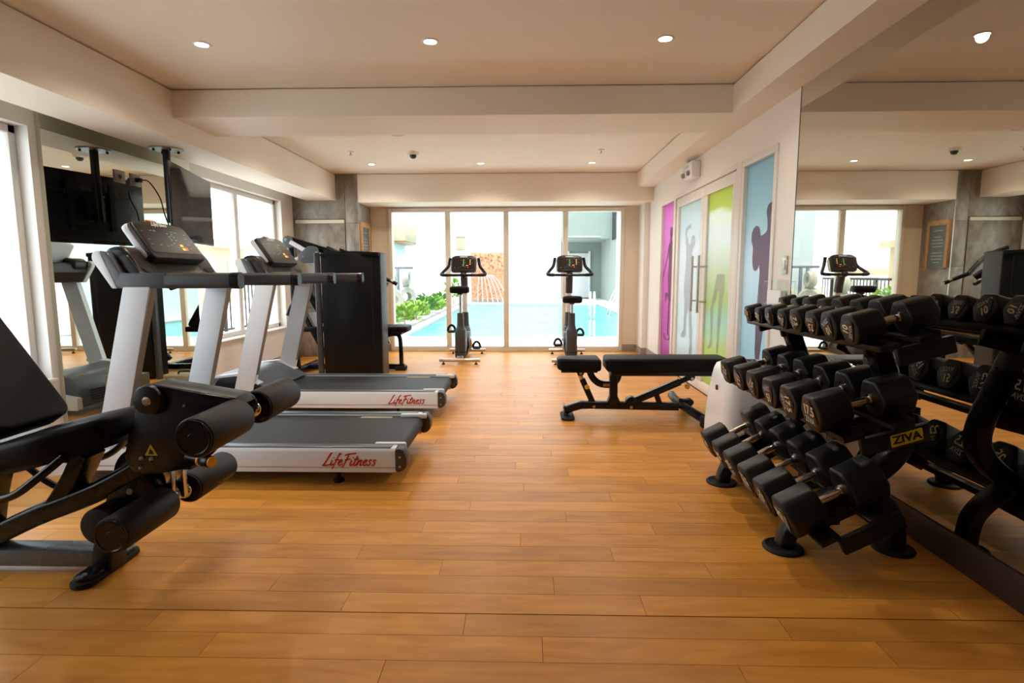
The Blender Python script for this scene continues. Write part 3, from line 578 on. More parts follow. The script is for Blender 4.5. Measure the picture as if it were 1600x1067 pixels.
    obj('stop_clip', B(-.26, -.22, .05, .12, 1.06, 1.085, .006), 'knob', t)
    obj('sensor_grip', MB().tube([(-.30, -.22, 1.03), (-.16, -.18, 1.08), (-.15, 0, 1.085), (-.16, .18, 1.08), (-.30, .22, 1.03)], .018, 10, smooth=5), 'satin', t)
    return t
treadmill(3.20, 'silver and black treadmill with red side lettering closest to the leg machine')
treadmill(4.60, 'silver and black treadmill with red side lettering standing before the black weight tower')

# ------------------------------------------------------------------ leg extension machine (centre plane Y=1.97)
t = thing('leg_machine', 'black leg extension machine with foam rollers and padded seat', 'exercise machine', (-1.5, 1.97, 0))
def L_(x, y=None, z=None): return (x+1.5, 0 if y is None else y-1.97, z)
def roller(x, z, y0, y1, r):
    m = MB().cyl(L_(x, y0, z), L_(x, y1, z), r, r, 28, .010); o = obj('foam_roller', m, 'foam', t)
    for yy, sgn in ((y0, -1), (y1, 1)):
        m = MB().lathe([(0, .003), (r*.25, .003), (r*.28, .001), (r*.75, .001), (r*.8, .004), (r*.9, .003), (r*.92, -.006), (0, -.006)], L_(x, yy, z), (0, sgn, 0), 24)
        obj('roller_cap', m, 'satin', o)
    return o
roller(-1.016, .602, 1.655, 1.925, .064); roller(-1.016, .602, 2.06, 2.33, .064)
roller(-1.302, .284, 1.655, 1.925, .060); roller(-1.302, .284, 2.06, 2.33, .060)
for x, z in ((-1.016, .602), (-1.302, .284)):
    obj('roller_axle', MB().cyl(L_(x, 1.90, z), L_(x, 2.09, z), .020, None, 16), 'chrome', t)
    for yy in (1.935, 2.03): obj('axle_collar', MB().cyl(L_(x, yy, z), L_(x, yy+.022, z), .030, None, 20, .004), 'chrome', t)
# lever housing: two side plates with rounded pivot, plus top cover
prof = rpoly([(-1.352, .70), (-1.31, .716), (-1.02, .668), (-.99, .64), (-1.00, .585), (-1.10, .52), (-1.18, .42), (-1.30, .395), (-1.40, .395), (-1.43, .45), (-1.40, .56), (-1.365, .64)], [.03, .03, .02, .02, .03, .04, .03, .03, .03, .03, .04, .03])
for s in (-1, 1):
    y0 = 1.97+s*.045; p_ = obj('side_plate', MB().prism([(a+1.5, b) for a, b in prof], 1, *sorted((y0-1.97, y0+s*.014-1.97)), bev=.003), 'satin', t)
    for x, z, r in ((-1.31, .650, .010), (-1.196, .643, .005), (-1.366, .452, .006), (-1.33, .450, .006), (-1.37, .418, .006)):
        obj('bolt', MB().lathe([(0, .009), (r*.7, .009), (r, .005), (r*1.25, 0), (0, 0)], L_(x, y0+s*.014, z), (0, s, 0), 12), 'steel', p_)
m = MB(); m.prism([(-1.345+1.5, .69), (-1.31+1.5, .719), (-1.02+1.5, .672), (-1.0+1.5, .645), (-1.02+1.5, .63), (-1.30+1.5, .67)], 1, -.055, .055, bev=.004); obj('top_cover', m, 'black', t)
m = MB().cyl(L_(-1.318, 1.89, .665), L_(-1.318, 2.05, .665), .052, None, 24, .008); obj('pivot_hub', m, 'black', t)
obj('hub_bolt', MB().lathe([(0, .008), (.009, .008), (.013, .003), (.016, 0), (0, 0)], L_(-1.318, 1.89, .662), (0, -1, 0), 14), 'steel', t)
obj('lever_core', B(*(a+1.5 for a in (-1.345, -1.20)), -.04, .04, .40, .66, .01), 'black', t)
st = obj('warning_sticker', MB().prism([(-1.352+1.5, .462), (-1.305+1.5, .462), (-1.3285+1.5, .504)], 1, -.0605, -.0595), 'yellow', t)
obj('hand_symbol', MB().prism([(-1.339+1.5, .467), (-1.319+1.5, .467), (-1.323+1.5, .481), (-1.331+1.5, .487)], 1, -.0612, -.0606), 'dark', st)
obj('adjust_bar', B(-1.325+1.5, -1.292+1.5, -.016, .016, .27, .41, .003), 'chrome', t)
obj('adjust_bar', B(-1.278+1.5, -1.25+1.5, -.012, .012, .29, .41, .003), 'chrome', t)
m = MB().cyl(L_(-1.20, 1.91, .458), L_(-1.085, 1.86, .458), .012, None, 14); kn = obj('pull_pin', m, 'satin', t)
obj('knob', MB().cyl(L_(-1.125, 1.876, .458), L_(-1.085, 1.858, .458), .021, None, 18, .004), 'satin', kn); obj('knob_cap', MB().cyl(L_(-1.085, 1.858, .458), L_(-1.080, 1.856, .458), .018, None, 18), 'knob', kn); obj('knob_ring', MB().cyl(L_(-1.135, 1.881, .458), L_(-1.126, 1.877, .458), .0215, None, 18), 'knob', kn)
# cam discs and lower bracket
obj('cam_disc', MB().cyl(L_(-1.43, 1.99, .36), L_(-1.43, 2.03, .36), .105, None, 32, .006), 'black', t)
obj('counter_roller', MB().cyl(L_(-1.475, 1.82, .235), L_(-1.475, 1.93, .235), .066, None, 26, .01), 'foam', t)
m = MB(); m.prism([(a+1.5, b) for a, b in rpoly([(-1.50, .36), (-1.42, .42), (-1.34, .36), (-1.32, .26), (-1.40, .16), (-1.50, .10), (-1.54, .12)], .03)], 1, -.05, .0, bev=.004); br = obj('lower_bracket', m, 'satin', t)
obj('bolt', MB().lathe([(0, .008), (.008, .008), (.012, 0), (0, 0)], L_(-1.425, 1.919, .325), (0, -1, 0), 12), 'steel', br)
# frame tubes
obj('front_post', MB().rtube([L_(-1.565, 1.97, .012), L_(-1.545, 1.97, .12), L_(-1.45, 1.97, .36), L_(-1.36, 1.97, .45)], .075, .095, .012, 4), 'satin', t)
obj('main_tube', MB().rtube([L_(-2.25, 1.97, .02), L_(-2.05, 1.97, .10), L_(-1.80, 1.97, .22), L_(-1.55, 1.97, .32), L_(-1.30, 1.97, .46)], .075, .105, .018, 5), 'satin', t)
obj('floor_tube', B(-2.6+1.5, -1.585+1.5, -.045, .045, .028, .095, .012), 'tube', t)
m = MB(); m.prism(rrect(.085, .30, .04), 2, .0, .022, bev=.006, mat=Matrix.Translation((-.075, -.0, 0))); ft = obj('front_foot', m, 'rubber', t)
obj('foot_plate', MB().prism(rrect(.07, .27, .033), 2, .022, .034, bev=.003, mat=Matrix.Translation((-.075, 0, 0))), 'satin', ft)
for s in (-1, 1): obj('bolt', MB().cyl((-.075, s*.105, .034), (-.075, s*.105, .040), .008, None, 10), 'steel', ft)
obj('rear_foot', MB().prism(rrect(.08, .5, .035), 2, 0, .028, bev=.005, mat=Matrix.Translation((-1.05, 0, 0))), 'rubber', t)
obj('seat_post', MB().rtube([L_(-1.74, 1.97, .24), L_(-1.66, 1.97, .35), L_(-1.60, 1.97, .46)], .06, .10, .01, 4), 'satin', t)
obj('seat_post', MB().rtube([L_(-2.02, 1.97, .12), L_(-1.98, 1.97, .30), L_(-1.94, 1.97, .42)], .06, .09, .01, 4), 'satin', t)
# seat pad: tapered, tilted up to the front
S_ = Matrix.Translation(L_(-1.66, 1.97, .515)) @ Matrix.Rotation(math.radians(-14), 4, 'Y')
m = MB(); m.prism(rpoly([(-.34, -.17), (.02, -.19), (.21, -.12), (.235, -.06), (.235, .06), (.21, .12), (.02, .19), (-.34, .17)], [.04, .06, .05, .04, .04, .05, .06, .04]), 2, -.045, .045, bev=.022, seg=3, mat=S_); sp = obj('seat_pad', m, 'vinyl', t)
obj('seat_base', MB().prism(rpoly([(-.32, -.15), (.0, -.17), (.2, -.1), (.2, .1), (.0, .17), (-.32, .15)], .04), 2, -.062, -.044, mat=S_), 'black', sp)
Bk = Matrix.Translation(L_(-1.92, 1.97, .70)) @ Matrix.Rotation(math.radians(-34), 4, 'Y')
m = MB(); m.prism(rpoly([(-.16, -.19), (.16, -.19), (.16, .50), (-.16, .50)], .05), 0, -.045, .05, bev=.018, seg=3, mat=Bk); bp = obj('backrest_pad', m, 'vinyl', t)
obj('backrest_frame', MB().rtube([L_(-2.0, 1.97, .40), L_(-2.06, 1.97, .62), L_(-2.25, 1.97, .95)], .06, .06, .01, 3), 'satin', bp)
for s in (-1, 1):
    m = MB().tube([L_(-1.98, 1.97+s*.10, .43), L_(-1.86, 1.97+s*.19, .36), L_(-1.72, 1.97+s*.21, .365), L_(-1.62, 1.97+s*.20, .43), L_(-1.56, 1.97+s*.16, .49)], .014, 10, smooth=6); obj('seat_handle', m, 'satin', t)
    m = MB().tube([L_(-2.0, 1.97+s*.12, .40), L_(-1.93, 1.97+s*.17, .28), L_(-1.85, 1.97+s*.18, .235), L_(-1.80, 1.97+s*.18, .25)], .013, 10, smooth=6); obj('adjust_lever', m, 'satin', t)
# small bits the photo shows: pull handles at the tube
# ------------------------------------------------------------------ weight stack machine
t = thing('weight_machine', 'black weight stack machine with tall curved shroud and padded seat', 'exercise machine', (-1.85, 6.0, 0))
def G_(x, y, z): return (x+1.85, y-6.0, z)
pts = [(-2.10+1.85, 5.78-6), (-2.0+1.85, 5.752-6), (-1.85+1.85, 5.742-6), (-1.7+1.85, 5.752-6), (-1.50+1.85, 5.79-6), (-1.50+1.85, 6.02-6), (-2.10+1.85, 6.02-6)]
m = MB(); m.prism(pts, 2, .02, 1.31, bev=.006)
sh = obj('shroud', m, 'shroud', t)
m = MB(); m.prism([(x, y) for x, y in [(-2.10+1.85, 5.79-6), (-1.85+1.85, 5.755-6), (-1.50+1.85, 5.80-6), (-1.50+1.85, 6.02-6), (-2.10+1.85, 6.02-6)]], 2, 1.31, 1.312); obj('shroud_top', m, 'shroud', sh)
t2 = [(-2.10, 1.300), (-2.0, 1.318), (-1.85, 1.330), (-1.7, 1.33), (-1.50, 1.318)]
m = MB(); m.prism([(x+1.85, z) for x, z in t2]+[(.35, 1.28), (-.25, 1.28)], 1, -.245, .0, bev=.004); obj('top_arch', m, 'shroud', sh)
obj('shroud_seam', B(-1.575+1.85, -1.572+1.85, -.248, -.243, .05, 1.28), 'dark', sh)
obj('edge_post', MB().rtube([G_(-2.145, 5.80, .0), G_(-2.145, 5.80, 1.315)], .055, .055, .018, up=(1, 0, 0)), 'grey', t)
obj('edge_strip', B(-1.50+1.85, -1.488+1.85, -.21, .02, .02, 1.31, .003), 'grey', t)
obj('post_bolt', MB().cyl(G_(-2.145, 5.80, 1.315), G_(-2.145, 5.80, 1.325), .012, None, 10), 'steel', t)
obj('base_frame', MB().rtube([G_(-2.55, 6.40, .04), G_(-1.40, 6.40, .04)], .07, .06, .01, up=(0, 0, 1)).rtube([G_(-1.85, 5.80, .04), G_(-1.85, 6.90, .04)], .07, .06, .01, up=(0, 0, 1)).rtube([G_(-2.52, 6.05, .04), G_(-2.52, 6.75, .04)], .07, .06, .01, up=(0, 0, 1)), 'satin', t)
obj('rear_upright', MB().rtube([G_(-2.53, 6.12, .05), G_(-2.53, 6.12, 1.42)], .06, .06, .01, up=(1, 0, 0)), 'satin', t)
obj('rear_upright', MB().rtube([G_(-1.85, 6.18, .05), G_(-1.90, 6.18, .8), G_(-2.05, 6.15, 1.30)], .07, .07, .01, 3, up=(0, 1, 0)), 'satin', t)
pv = obj('pivot_block', MB().prism([(x+1.85, z) for x, z in rpoly([(-2.60, 1.48), (-2.56, 1.505), (-2.50, 1.49), (-2.48, 1.38), (-2.60, 1.38)], .02)], 1, .05, .16, bev=.004), 'bgrey', t)
obj('bolt', MB().cyl(G_(-2.565, 6.05, 1.465), G_(-2.565, 6.042, 1.465), .014, None, 12), 'steel', pv)
obj('lever_arm', MB().rtube([G_(-2.57, 6.10, 1.475), G_(-2.20, 6.10, 1.36), G_(-1.85, 6.15, 1.25), G_(-1.62, 6.28, 1.04)], .07, .06, .012, 3), 'satin', t)
obj('lever_strut', MB().rtube([G_(-2.52, 6.06, 1.44), G_(-2.36, 6.06, 1.345)], .045, .035, .008), 'silver', t)
obj('lever_strut', MB().rtube([G_(-2.50, 6.02, 1.23), G_(-2.34, 6.02, 1.31)], .03, .03, .006), 'silver', t)
m = MB(); m.prism([(x+1.85, z) for x, z in rpoly([(-2.30, 1.40), (-2.20, 1.38), (-2.18, 1.22), (-2.38, 1.21), (-2.43, 1.28)], .04)], 1, -.02, .0, bev=.003); cp = obj('cam_plate', m, 'bgrey', t)
obj('bolt', MB().cyl(G_(-2.36, 5.98, 1.282), G_(-2.36, 5.972, 1.282), .014, None, 12), 'steel', cp)
for s in (-1, 1):
    h = obj('press_handle', MB().tube([G_(-1.70, 6.34+s*.16, 1.08), G_(-1.60, 6.34+s*.2, 1.03), G_(-1.50, 6.34+s*.22, .98)], .022, 12, smooth=3), 'satin', t)
    obj('handle_band', MB().cyl(G_(-1.575, 6.34+s*.205, 1.019), G_(-1.545, 6.34+s*.211, 1.003), .0235, None, 12), 'chrome', h)
    obj('press_arm', MB().rtube([G_(-2.15, 6.34+s*.20, 1.38), G_(-1.95, 6.34+s*.24, 1.28), G_(-1.72, 6.34+s*.17, 1.08)], .04, .05, .01, 4), 'satin', t)
m = MB(); m.prism(rpoly([(-1.645+1.85, .21), (-1.33+1.85, .24), (-1.33+1.85, .56), (-1.645+1.85, .60)], .06), 2, .445, .515, bev=.024, seg=3); sp = obj('seat_pad', m, 'vinyl', t)
obj('seat_plate', MB().prism([(-1.64+1.85, .27), (-1.40+1.85, .30), (-1.40+1.85, .5), (-1.64+1.85, .52)], 2, .42, .446), 'black', sp)
obj('seat_leg', MB().rtube([G_(-1.60, 6.40, .40), G_(-1.50, 6.40, .415), G_(-1.445, 6.40, .36), G_(-1.435, 6.40, .03)], .045, .05, .012, 3), 'satin', t)
obj('leg_foot', B(-1.50+1.85, -1.38+1.85, .345, .455, 0, .05, .008), 'rubber', t)
obj('seat_brace', MB().rtube([G_(-1.88, 6.40, .12), G_(-1.62, 6.40, .40)], .05, .06, .01), 'satin', t)
obj('adjust_knob', MB().cyl(G_(-1.57, 6.36, .33), G_(-1.57, 6.30, .33), .02, None, 14, .004), 'satin', t)
Bk = Matrix.Translation(G_(-2.38, 6.42, .78)) @ Matrix.Rotation(math.radians(-31), 4, 'Y')
obj('backrest_pad', MB().prism(rpoly([(-.15, -.33), (.15, -.33), (.13, .34), (-.13, .34)], .06), 0, -.04, .04, bev=.02, seg=3, mat=Bk), 'vinyl', t)
obj('cross_beam', MB().rtube([G_(-2.72, 6.42, .47), G_(-2.10, 6.42, .47)], .06, .09, .01, up=(0, 1, 0)), 'satin', t)
obj('curved_arm', MB().tube([G_(-2.48, 6.60, .86), G_(-2.62, 6.64, .84), G_(-2.76, 6.62, .76), G_(-2.80, 6.55, .62)], .02, 10, smooth=5), 'satin', t)
obj('support_tube', MB().rtube([G_(-2.25, 6.42, .06), G_(-2.45, 6.42, .45), G_(-2.62, 6.42, .80)], .06, .07, .01, 2), 'satin', t)
# ------------------------------------------------------------------ heater box by the mirror
t = thing('metal_case', 'small beige louvred metal box with a carry handle beside the mirror', 'metal box', (-2.77, 4.47, 0), .05)
obj('casing', B(-.12, .13, -.09, .09, .012, .295, .008), 'beige', t)
for i in range(3): obj('louvre', B(-.085, .095, -.094, -.088, .12+.046*i, .138+.046*i, .002), 'dark', t)
obj('handle', MB().tube([(-.06, 0, .293), (-.045, 0, .315), (.06, 0, .315), (.075, 0, .293)], .007, 8, smooth=4), 'satin', t)
for x in (-.1, .12):
    for y_ in (-.07, .07): obj('foot', MB().cyl((x, y_, 0), (x, y_, .014), .012, None, 10), 'rubber', t)

# ------------------------------------------------------------------ upright bikes (rider faces +y)
def bike(x, y, seat_z, crank, label):
    t = thing('exercise_bike', label, 'exercise bike', (x, y, 0), 0, 'upright bikes before the pool window')
    for yy, nm in ((-.46, 'rear_stabiliser'), (.47, 'front_stabiliser')):
        s = obj(nm, MB().cyl((-.25, yy, .05), (.25, yy, .05), .023, None, 18, .004), 'steel', t)
        for sx in (-1, 1):
            obj('levelling_foot', MB().lathe([(0, 0), (.021, 0), (.021, .008), (.012, .014), (.007, .016), (.007, .035), (0, .035)], (sx*.20, yy, 0), (0, 0, 1), 14), 'rubber', s)
    # base spine
    obj('base_spine', B(-.04, .04, -.46, .47, .045, .10, .012), 'steel', t)
    m = MB(); m.prism(rpoly([(-.40, .06), (-.40, .34), (-.375, .43), (-.255, .43), (-.22, .34), (-.16, .20), (-.02, .15), (.06, .20), (.10, .36), (.15, .42), (.27, .40), (.36, .28), (.39, .10), (.36, .06)], [.02, .04, .03, .03, .04, .06, .06, .06, .05, .04, .05, .06, .04, .02]), 0, -.066, .066, bev=.028, seg=3)
    bd = obj('body_shell', m, 'grey', t)
    obj('shell_band', B(-.068, .068, -.402, -.24, .135, .145), 'dark', bd)
    obj('side_disc', MB().cyl((-.075, .09, .24), (.075, .09, .24), .115, None, 28, .012), 'bgrey', bd)
    m = MB(); m.lathe([(.066, .40), (.05, .445), (.044, .47), (.040, .615), (.034, .62), (0, .62)], (0, -.325, 0), (0, 0, 1), 20); obj('seat_tube', m, 'grey', t)
    obj('seat_post', MB().cyl((0, -.325, .60), (0, -.315, seat_z-.03), .019, None, 16), 'chrome', t)
    m = MB(); prof = rpoly([(-.125, -.15), (.125, -.15), (.115, .0), (.045, .13), (-.045, .13), (-.115, .0)], [.07, .07, .06, .04, .04, .06])
    m.prism(prof, 2, seat_z-.042, seat_z+.042, bev=.026, seg=3, mat=Matrix.Translation((0, -.30, 0))); st = obj('seat', m, 'vinyl', t)
    obj('seat_clamp', B(-.03, .03, -.35, -.27, seat_z-.06, seat_z-.04, .006), 'satin', st)
    # front mast
    m = MB(); m.lathe([(.07, .36), (.056, .42), (.050, .45), (.046, .59), (.040, .595), (0, .595)], (0, .22, 0), (0, 0, 1), 20); obj('mast_sleeve', m, 'grey', t)
    obj('mast', MB().cyl((0, .22, .58), (0, .19, .90), .036, None, 20), 'silver', t)
    m = MB(); m.rtube([(0, .19, .85), (0, .17, .97), (0, .14, 1.07)], .085, .09, .025, 3, up=(1, 0, 0)); obj('neck', m, 'grey', t)
    obj('neck_clamp', MB().ball((0, .06, 1.085), .042, 1, 1, .9), 'satin', t)
    hb = obj('handlebar', MB().tube([(-.26, .06, 1.085), (-.20, .02, 1.08), (0, .02, 1.08), (.20, .02, 1.08), (.26, .06, 1.085)], .017, 12, smooth=5), 'satin', t)
    for s in (-1, 1):
        obj('grip', MB().tube([(s*.20, .02, 1.08), (s*.265, .03, 1.083), (s*.285, .06, 1.095), (s*.25, .12, 1.14), (s*.205, .18, 1.20), (s*.185, .20, 1.30)], .021, 12, smooth=5), 'satin', hb)
    C = Matrix.Translation((0, .12, 1.225)) @ Matrix.Rotation(math.radians(-22), 4, 'X')
    m = MB(); m.prism(rpoly([(-.16, -.115), (.16, -.115), (.165, .085), (.11, .112), (-.11, .112), (-.165, .085)], [.035, .035, .035, .06, .06, .035]), 1, -.02, .045, bev=.012, seg=3, mat=C); cs = obj('console', m, 'brown', t)
    m = MB(); m.prism(rpoly([(-.172, -.105), (.172, -.105), (.172, .07), (-.172, .07)], .03), 1, .012, .055, bev=.008, mat=C); obj('silver_back', m, 'silver', cs)
    m = MB(); m.prism(rpoly([(-.14, -.085), (.14, -.085), (.14, .07), (-.14, .07)], .02), 1, -.0225, -.0195, mat=C); obj('screen', m, 'screen', cs)
    for nm, mt, cells in (('red_key', 'ledr', [(.055, -.03), (.055, -.055)]), ('green_marks', 'ledg', [(.0, .045-.02*i) for i in range(5)]), ('amber_marks', 'ledy', [(.085, .045-.02*i) for i in range(4)] + [(.04, -.03)])):
        m = MB()
        for a, b in cells: m.box(a-.006, a+.006, -.0235, -.0222, b-.004, b+.004, mat=C)
        obj(nm, m, mt, cs)
    m = MB(); m.box(-.05, .05, -.0235, -.0195, .084, .095, mat=C); obj('logo_strip', m, 'whiteprint', cs)
    m = MB(); rg = random.Random(2)
    for i in range(16): a = -.125+.25*rg.random(); b = -.07+.13*rg.random(); m.box(a-.007, a+.007, -.0232, -.0222, b-.001, b+.001, mat=C)
    o = obj('panel_print', m, 'greyprint', cs); o['kind'] = 'stuff'
    cz, cy = .24, .09
    for s in (-1, 1):
        a = crank + (PI if s > 0 else 0); ex = Vector((0, math.cos(a), math.sin(a)))*.15
        c0 = Vector((s*.085, cy, cz)); c1 = c0+ex
        ck = obj('crank_arm', MB().rtube([c0, c0+ex*.5, c1], .016, .028, .006, up=(1, 0, 0)), 'chrome', t)
        obj('crank_hub', MB().cyl(c0-Vector((s*.02, 0, 0)), c0+Vector((s*.01, 0, 0)), .03, None, 16, .004), 'chrome', ck)
        pd = obj('pedal', MB().box(c1.x+s*.02-.0 if s > 0 else c1.x-.115, c1.x+.115 if s > 0 else c1.x-.02, c1.y-.05, c1.y+.05, c1.z-.016, c1.z+.014, .008), 'rubber', t)
        xm = c1.x+s*.068
        obj('pedal_strap', MB().sweep([(xm+.048*math.cos(q), c1.y-.01, c1.z+.08*math.sin(q)) for q in [PI*i/12 for i in range(13)]], rrect(.03, .004, .001), up=(0, 1, 0)), 'satin', pd)
    return t
bike(-.815, 7.28, .905, math.radians(128), 'upright exercise bike with raised saddle in front of the orange water feature')
bike(.555, 7.26, .785, math.radians(-160), 'upright exercise bike with lowered saddle behind the flat bench')

# ------------------------------------------------------------------ adjustable bench (local x = world X-0.8, y = Y-4.27)
t = thing('weight_bench', 'black adjustable flat weight bench with yellow knobs', 'weight bench', (.8, 4.27, 0))
def E_(x, z, y=0): return (x-.8, y, z)
sp = obj('seat_pad', MB().prism(rpoly([(.232-.8, -.09), (.557-.8, -.14), (.557-.8, .14), (.232-.8, .09)], .04), 2, .378, .468, bev=.022, seg=3), 'vinyl', t)
obj('pad_base', MB().box(.26-.8, .53-.8, -.10, .10, .364, .38, .004), 'black', sp)
bp = obj('back_pad', MB().prism(rpoly([(.592-.8, -.14), (1.50-.8, -.14), (1.50-.8, .14), (.592-.8, .14)], .05), 2, .375, .474, bev=.022, seg=3), 'vinyl', t)
obj('pad_base', MB().box(.63-.8, 1.47-.8, -.11, .11, .342, .378, .004), 'black', bp)
obj('pad_stitch', MB().box(1.115-.8, 1.118-.8, -.135, .135, .4735, .4755), 'dark', bp)
obj('base_beam', MB().rtube([E_(.295, .05), E_(.34, .075), E_(.42, .098), E_(.50, .100), E_(1.16, .088)], .06, .056, .014, up=(0, 1, 0)), 'satin', t)
m = MB(); m.prism(rrect(.10, .24, .035), 2, 0, .022, bev=.005, mat=Matrix.Translation((.315-.8, 0, 0))); fo = obj('front_foot', m, 'rubber', t)
obj('toe_plate', MB().box(.285-.8, .297-.8, -.07, .07, .03, .10, .003, mat=None), 'satin', fo)
obj('rear_stabiliser', MB().tube([E_(1.16, .135, .20), E_(1.16, .125, .10), E_(1.18, .105, 0), E_(1.235, .075, -.14), E_(1.29, .05, -.27)], .033, 14, smooth=4), 'satin', t)
obj('rear_stabiliser', MB().tube([E_(1.18, .105, 0), E_(1.235, .075, .14), E_(1.29, .05, .27)], .033, 14, smooth=4), 'satin', t)
for s in (-1, 1): obj('rear_foot', MB().box(1.25-.8, 1.34-.8, s*.28-.035, s*.28+.035, 0, .085, .012), 'rubber', t)
wh = obj('transport_wheel', MB().cyl(E_(1.245, .125, -.03), E_(1.245, .125, .03), .026, None, 18, .004), 'rubber', t)
obj('wheel_bracket', MB().rtube([E_(1.16, .14), E_(1.25, .125)], .03, .04, .006), 'satin', wh)
obj('centre_post', MB().rtube([E_(.665, .10), E_(.662, .345)], .06, .075, .01), 'satin', t)
obj('post_gusset', MB().prism([(.615-.8, .115), (.72-.8, .115), (.69-.8, .18), (.64-.8, .18)], 1, -.035, .035, bev=.003), 'satin', t)
obj('bolt', MB().cyl(E_(.672, .349, -.04), E_(.672, .349, -.048), .011, None, 12), 'steel', t)
obj('seat_arm', MB().rtube([E_(.475, .375), E_(.505, .31), E_(.55, .27), E_(.60, .258), E_(.655, .262), E_(.69, .30), E_(.70, .34)], .05, .044, .01, 3), 'satin', t)
obj('arm_sticker', MB().box(.583-.8, .655-.8, -.0262, -.0255, .247, .268), 'timber', t)
br = obj('seat_brace', MB().rtube([E_(.425, .30), E_(.52, .09)], .045, .04, .008), 'satin', t)
obj('brace_slider', MB().rtube([E_(.40, .345), E_(.435, .275)], .035, .03, .006), 'chrome', br)
obj('brace_lug', MB().prism([(x-.8, z) for x, z in rpoly([(.375, .372), (.445, .372), (.435, .335), (.41, .325), (.388, .335)], .012)], 1, -.025, .025), 'satin', br)
obj('bolt', MB().cyl(E_(.411, .348, -.026), E_(.411, .348, -.033), .011, None, 12), 'steel', br)
obj('bolt', MB().cyl(E_(.515, .092, -.033), E_(.515, .092, -.040), .011, None, 12), 'steel', br)
obj('yellow_knob', MB().cyl(E_(.458, .247, -.022), E_(.458, .247, -.06), .016, .018, 18, .004), 'knob', br)
stt = obj('back_strut', MB().rtube([E_(.82, .128), E_(1.165, .28)], .05, .05, .010), 'satin', t)
obj('strut_slider', MB().rtube([E_(1.14, .268), E_(1.235, .312)], .036, .036, .008), 'black', stt)
obj('strut_lug', MB().prism([(x-.8, z) for x, z in rpoly([(1.19, .345), (1.275, .345), (1.27, .30), (1.245, .288), (1.215, .31)], .014)], 1, -.03, .03), 'satin', stt)
obj('bolt', MB().cyl(E_(1.252, .308, -.03), E_(1.252, .308, -.038), .012, None, 12), 'steel', stt)
obj('strut_pivot', MB().cyl(E_(.80, .125, -.036), E_(.80, .125, .036), .042, None, 22, .006), 'satin', stt)
obj('bolt', MB().cyl(E_(.797, .088, -.036), E_(.797, .088, -.044), .012, None, 12), 'steel', stt)
obj('strut_stop', MB().rtube([E_(.985, .20), E_(1.02, .105)], .04, .03, .006), 'satin', stt)
obj('yellow_knob', MB().cyl(E_(1.211, .252, -.02), E_(1.211, .252, -.06), .017, .019, 18, .004), 'knob', stt)

# ------------------------------------------------------------------ dumbbell rack
t = thing('dumbbell_rack', 'black three tier dumbbell rack with yellow badge beside the mirror', 'dumbbell rack', (1.24, 2.56, 0))
def R_(x, z, y=0): return (x-1.24, y, z)
TI = {  # name: front head centre, rear head centre (x,z), head radius
 'top': ((1.226, .905), (1.407, .952)), 'middle': ((1.119, .592), (1.339, .650)), 'bottom': ((1.042, .204), (1.256, .315))}
for yy in (2.19, 2.91):
    y_ = yy-2.56
    obj('frame_upright', MB().rtube([R_(1.16, .185, y_), R_(1.26, .245, y_), R_(1.37, .315, y_), R_(1.44, .385, y_), R_(1.468, .455, y_), R_(1.455, .54, y_), R_(1.42, .63, y_), R_(1.385, .72, y_), R_(1.335, .845, y_)], .075, .07, .014, 4), 'satin', t)
    for nm, path, fx in (('front_leg', [R_(1.035, .012, y_), R_(1.05, .07, y_), R_(1.085, .13, y_), R_(1.16, .185, y_)], 1.032), ('rear_leg', [R_(1.470, .012, y_), R_(1.470, .07, y_), R_(1.455, .14, y_), R_(1.41, .20, y_), R_(1.33, .265, y_)], 1.468)):
        g = obj(nm, MB().rtube(path, .062, .065, .012, 4), 'satin', t)
        obj('round_foot', MB().lathe([(0, 0), (.076, 0), (.078, .006), (.074, .012), (.066, .014), (.060, .010), (0, .012)], R_(fx, 0, y_), (0, 0, 1), 30), 'rubber', g)
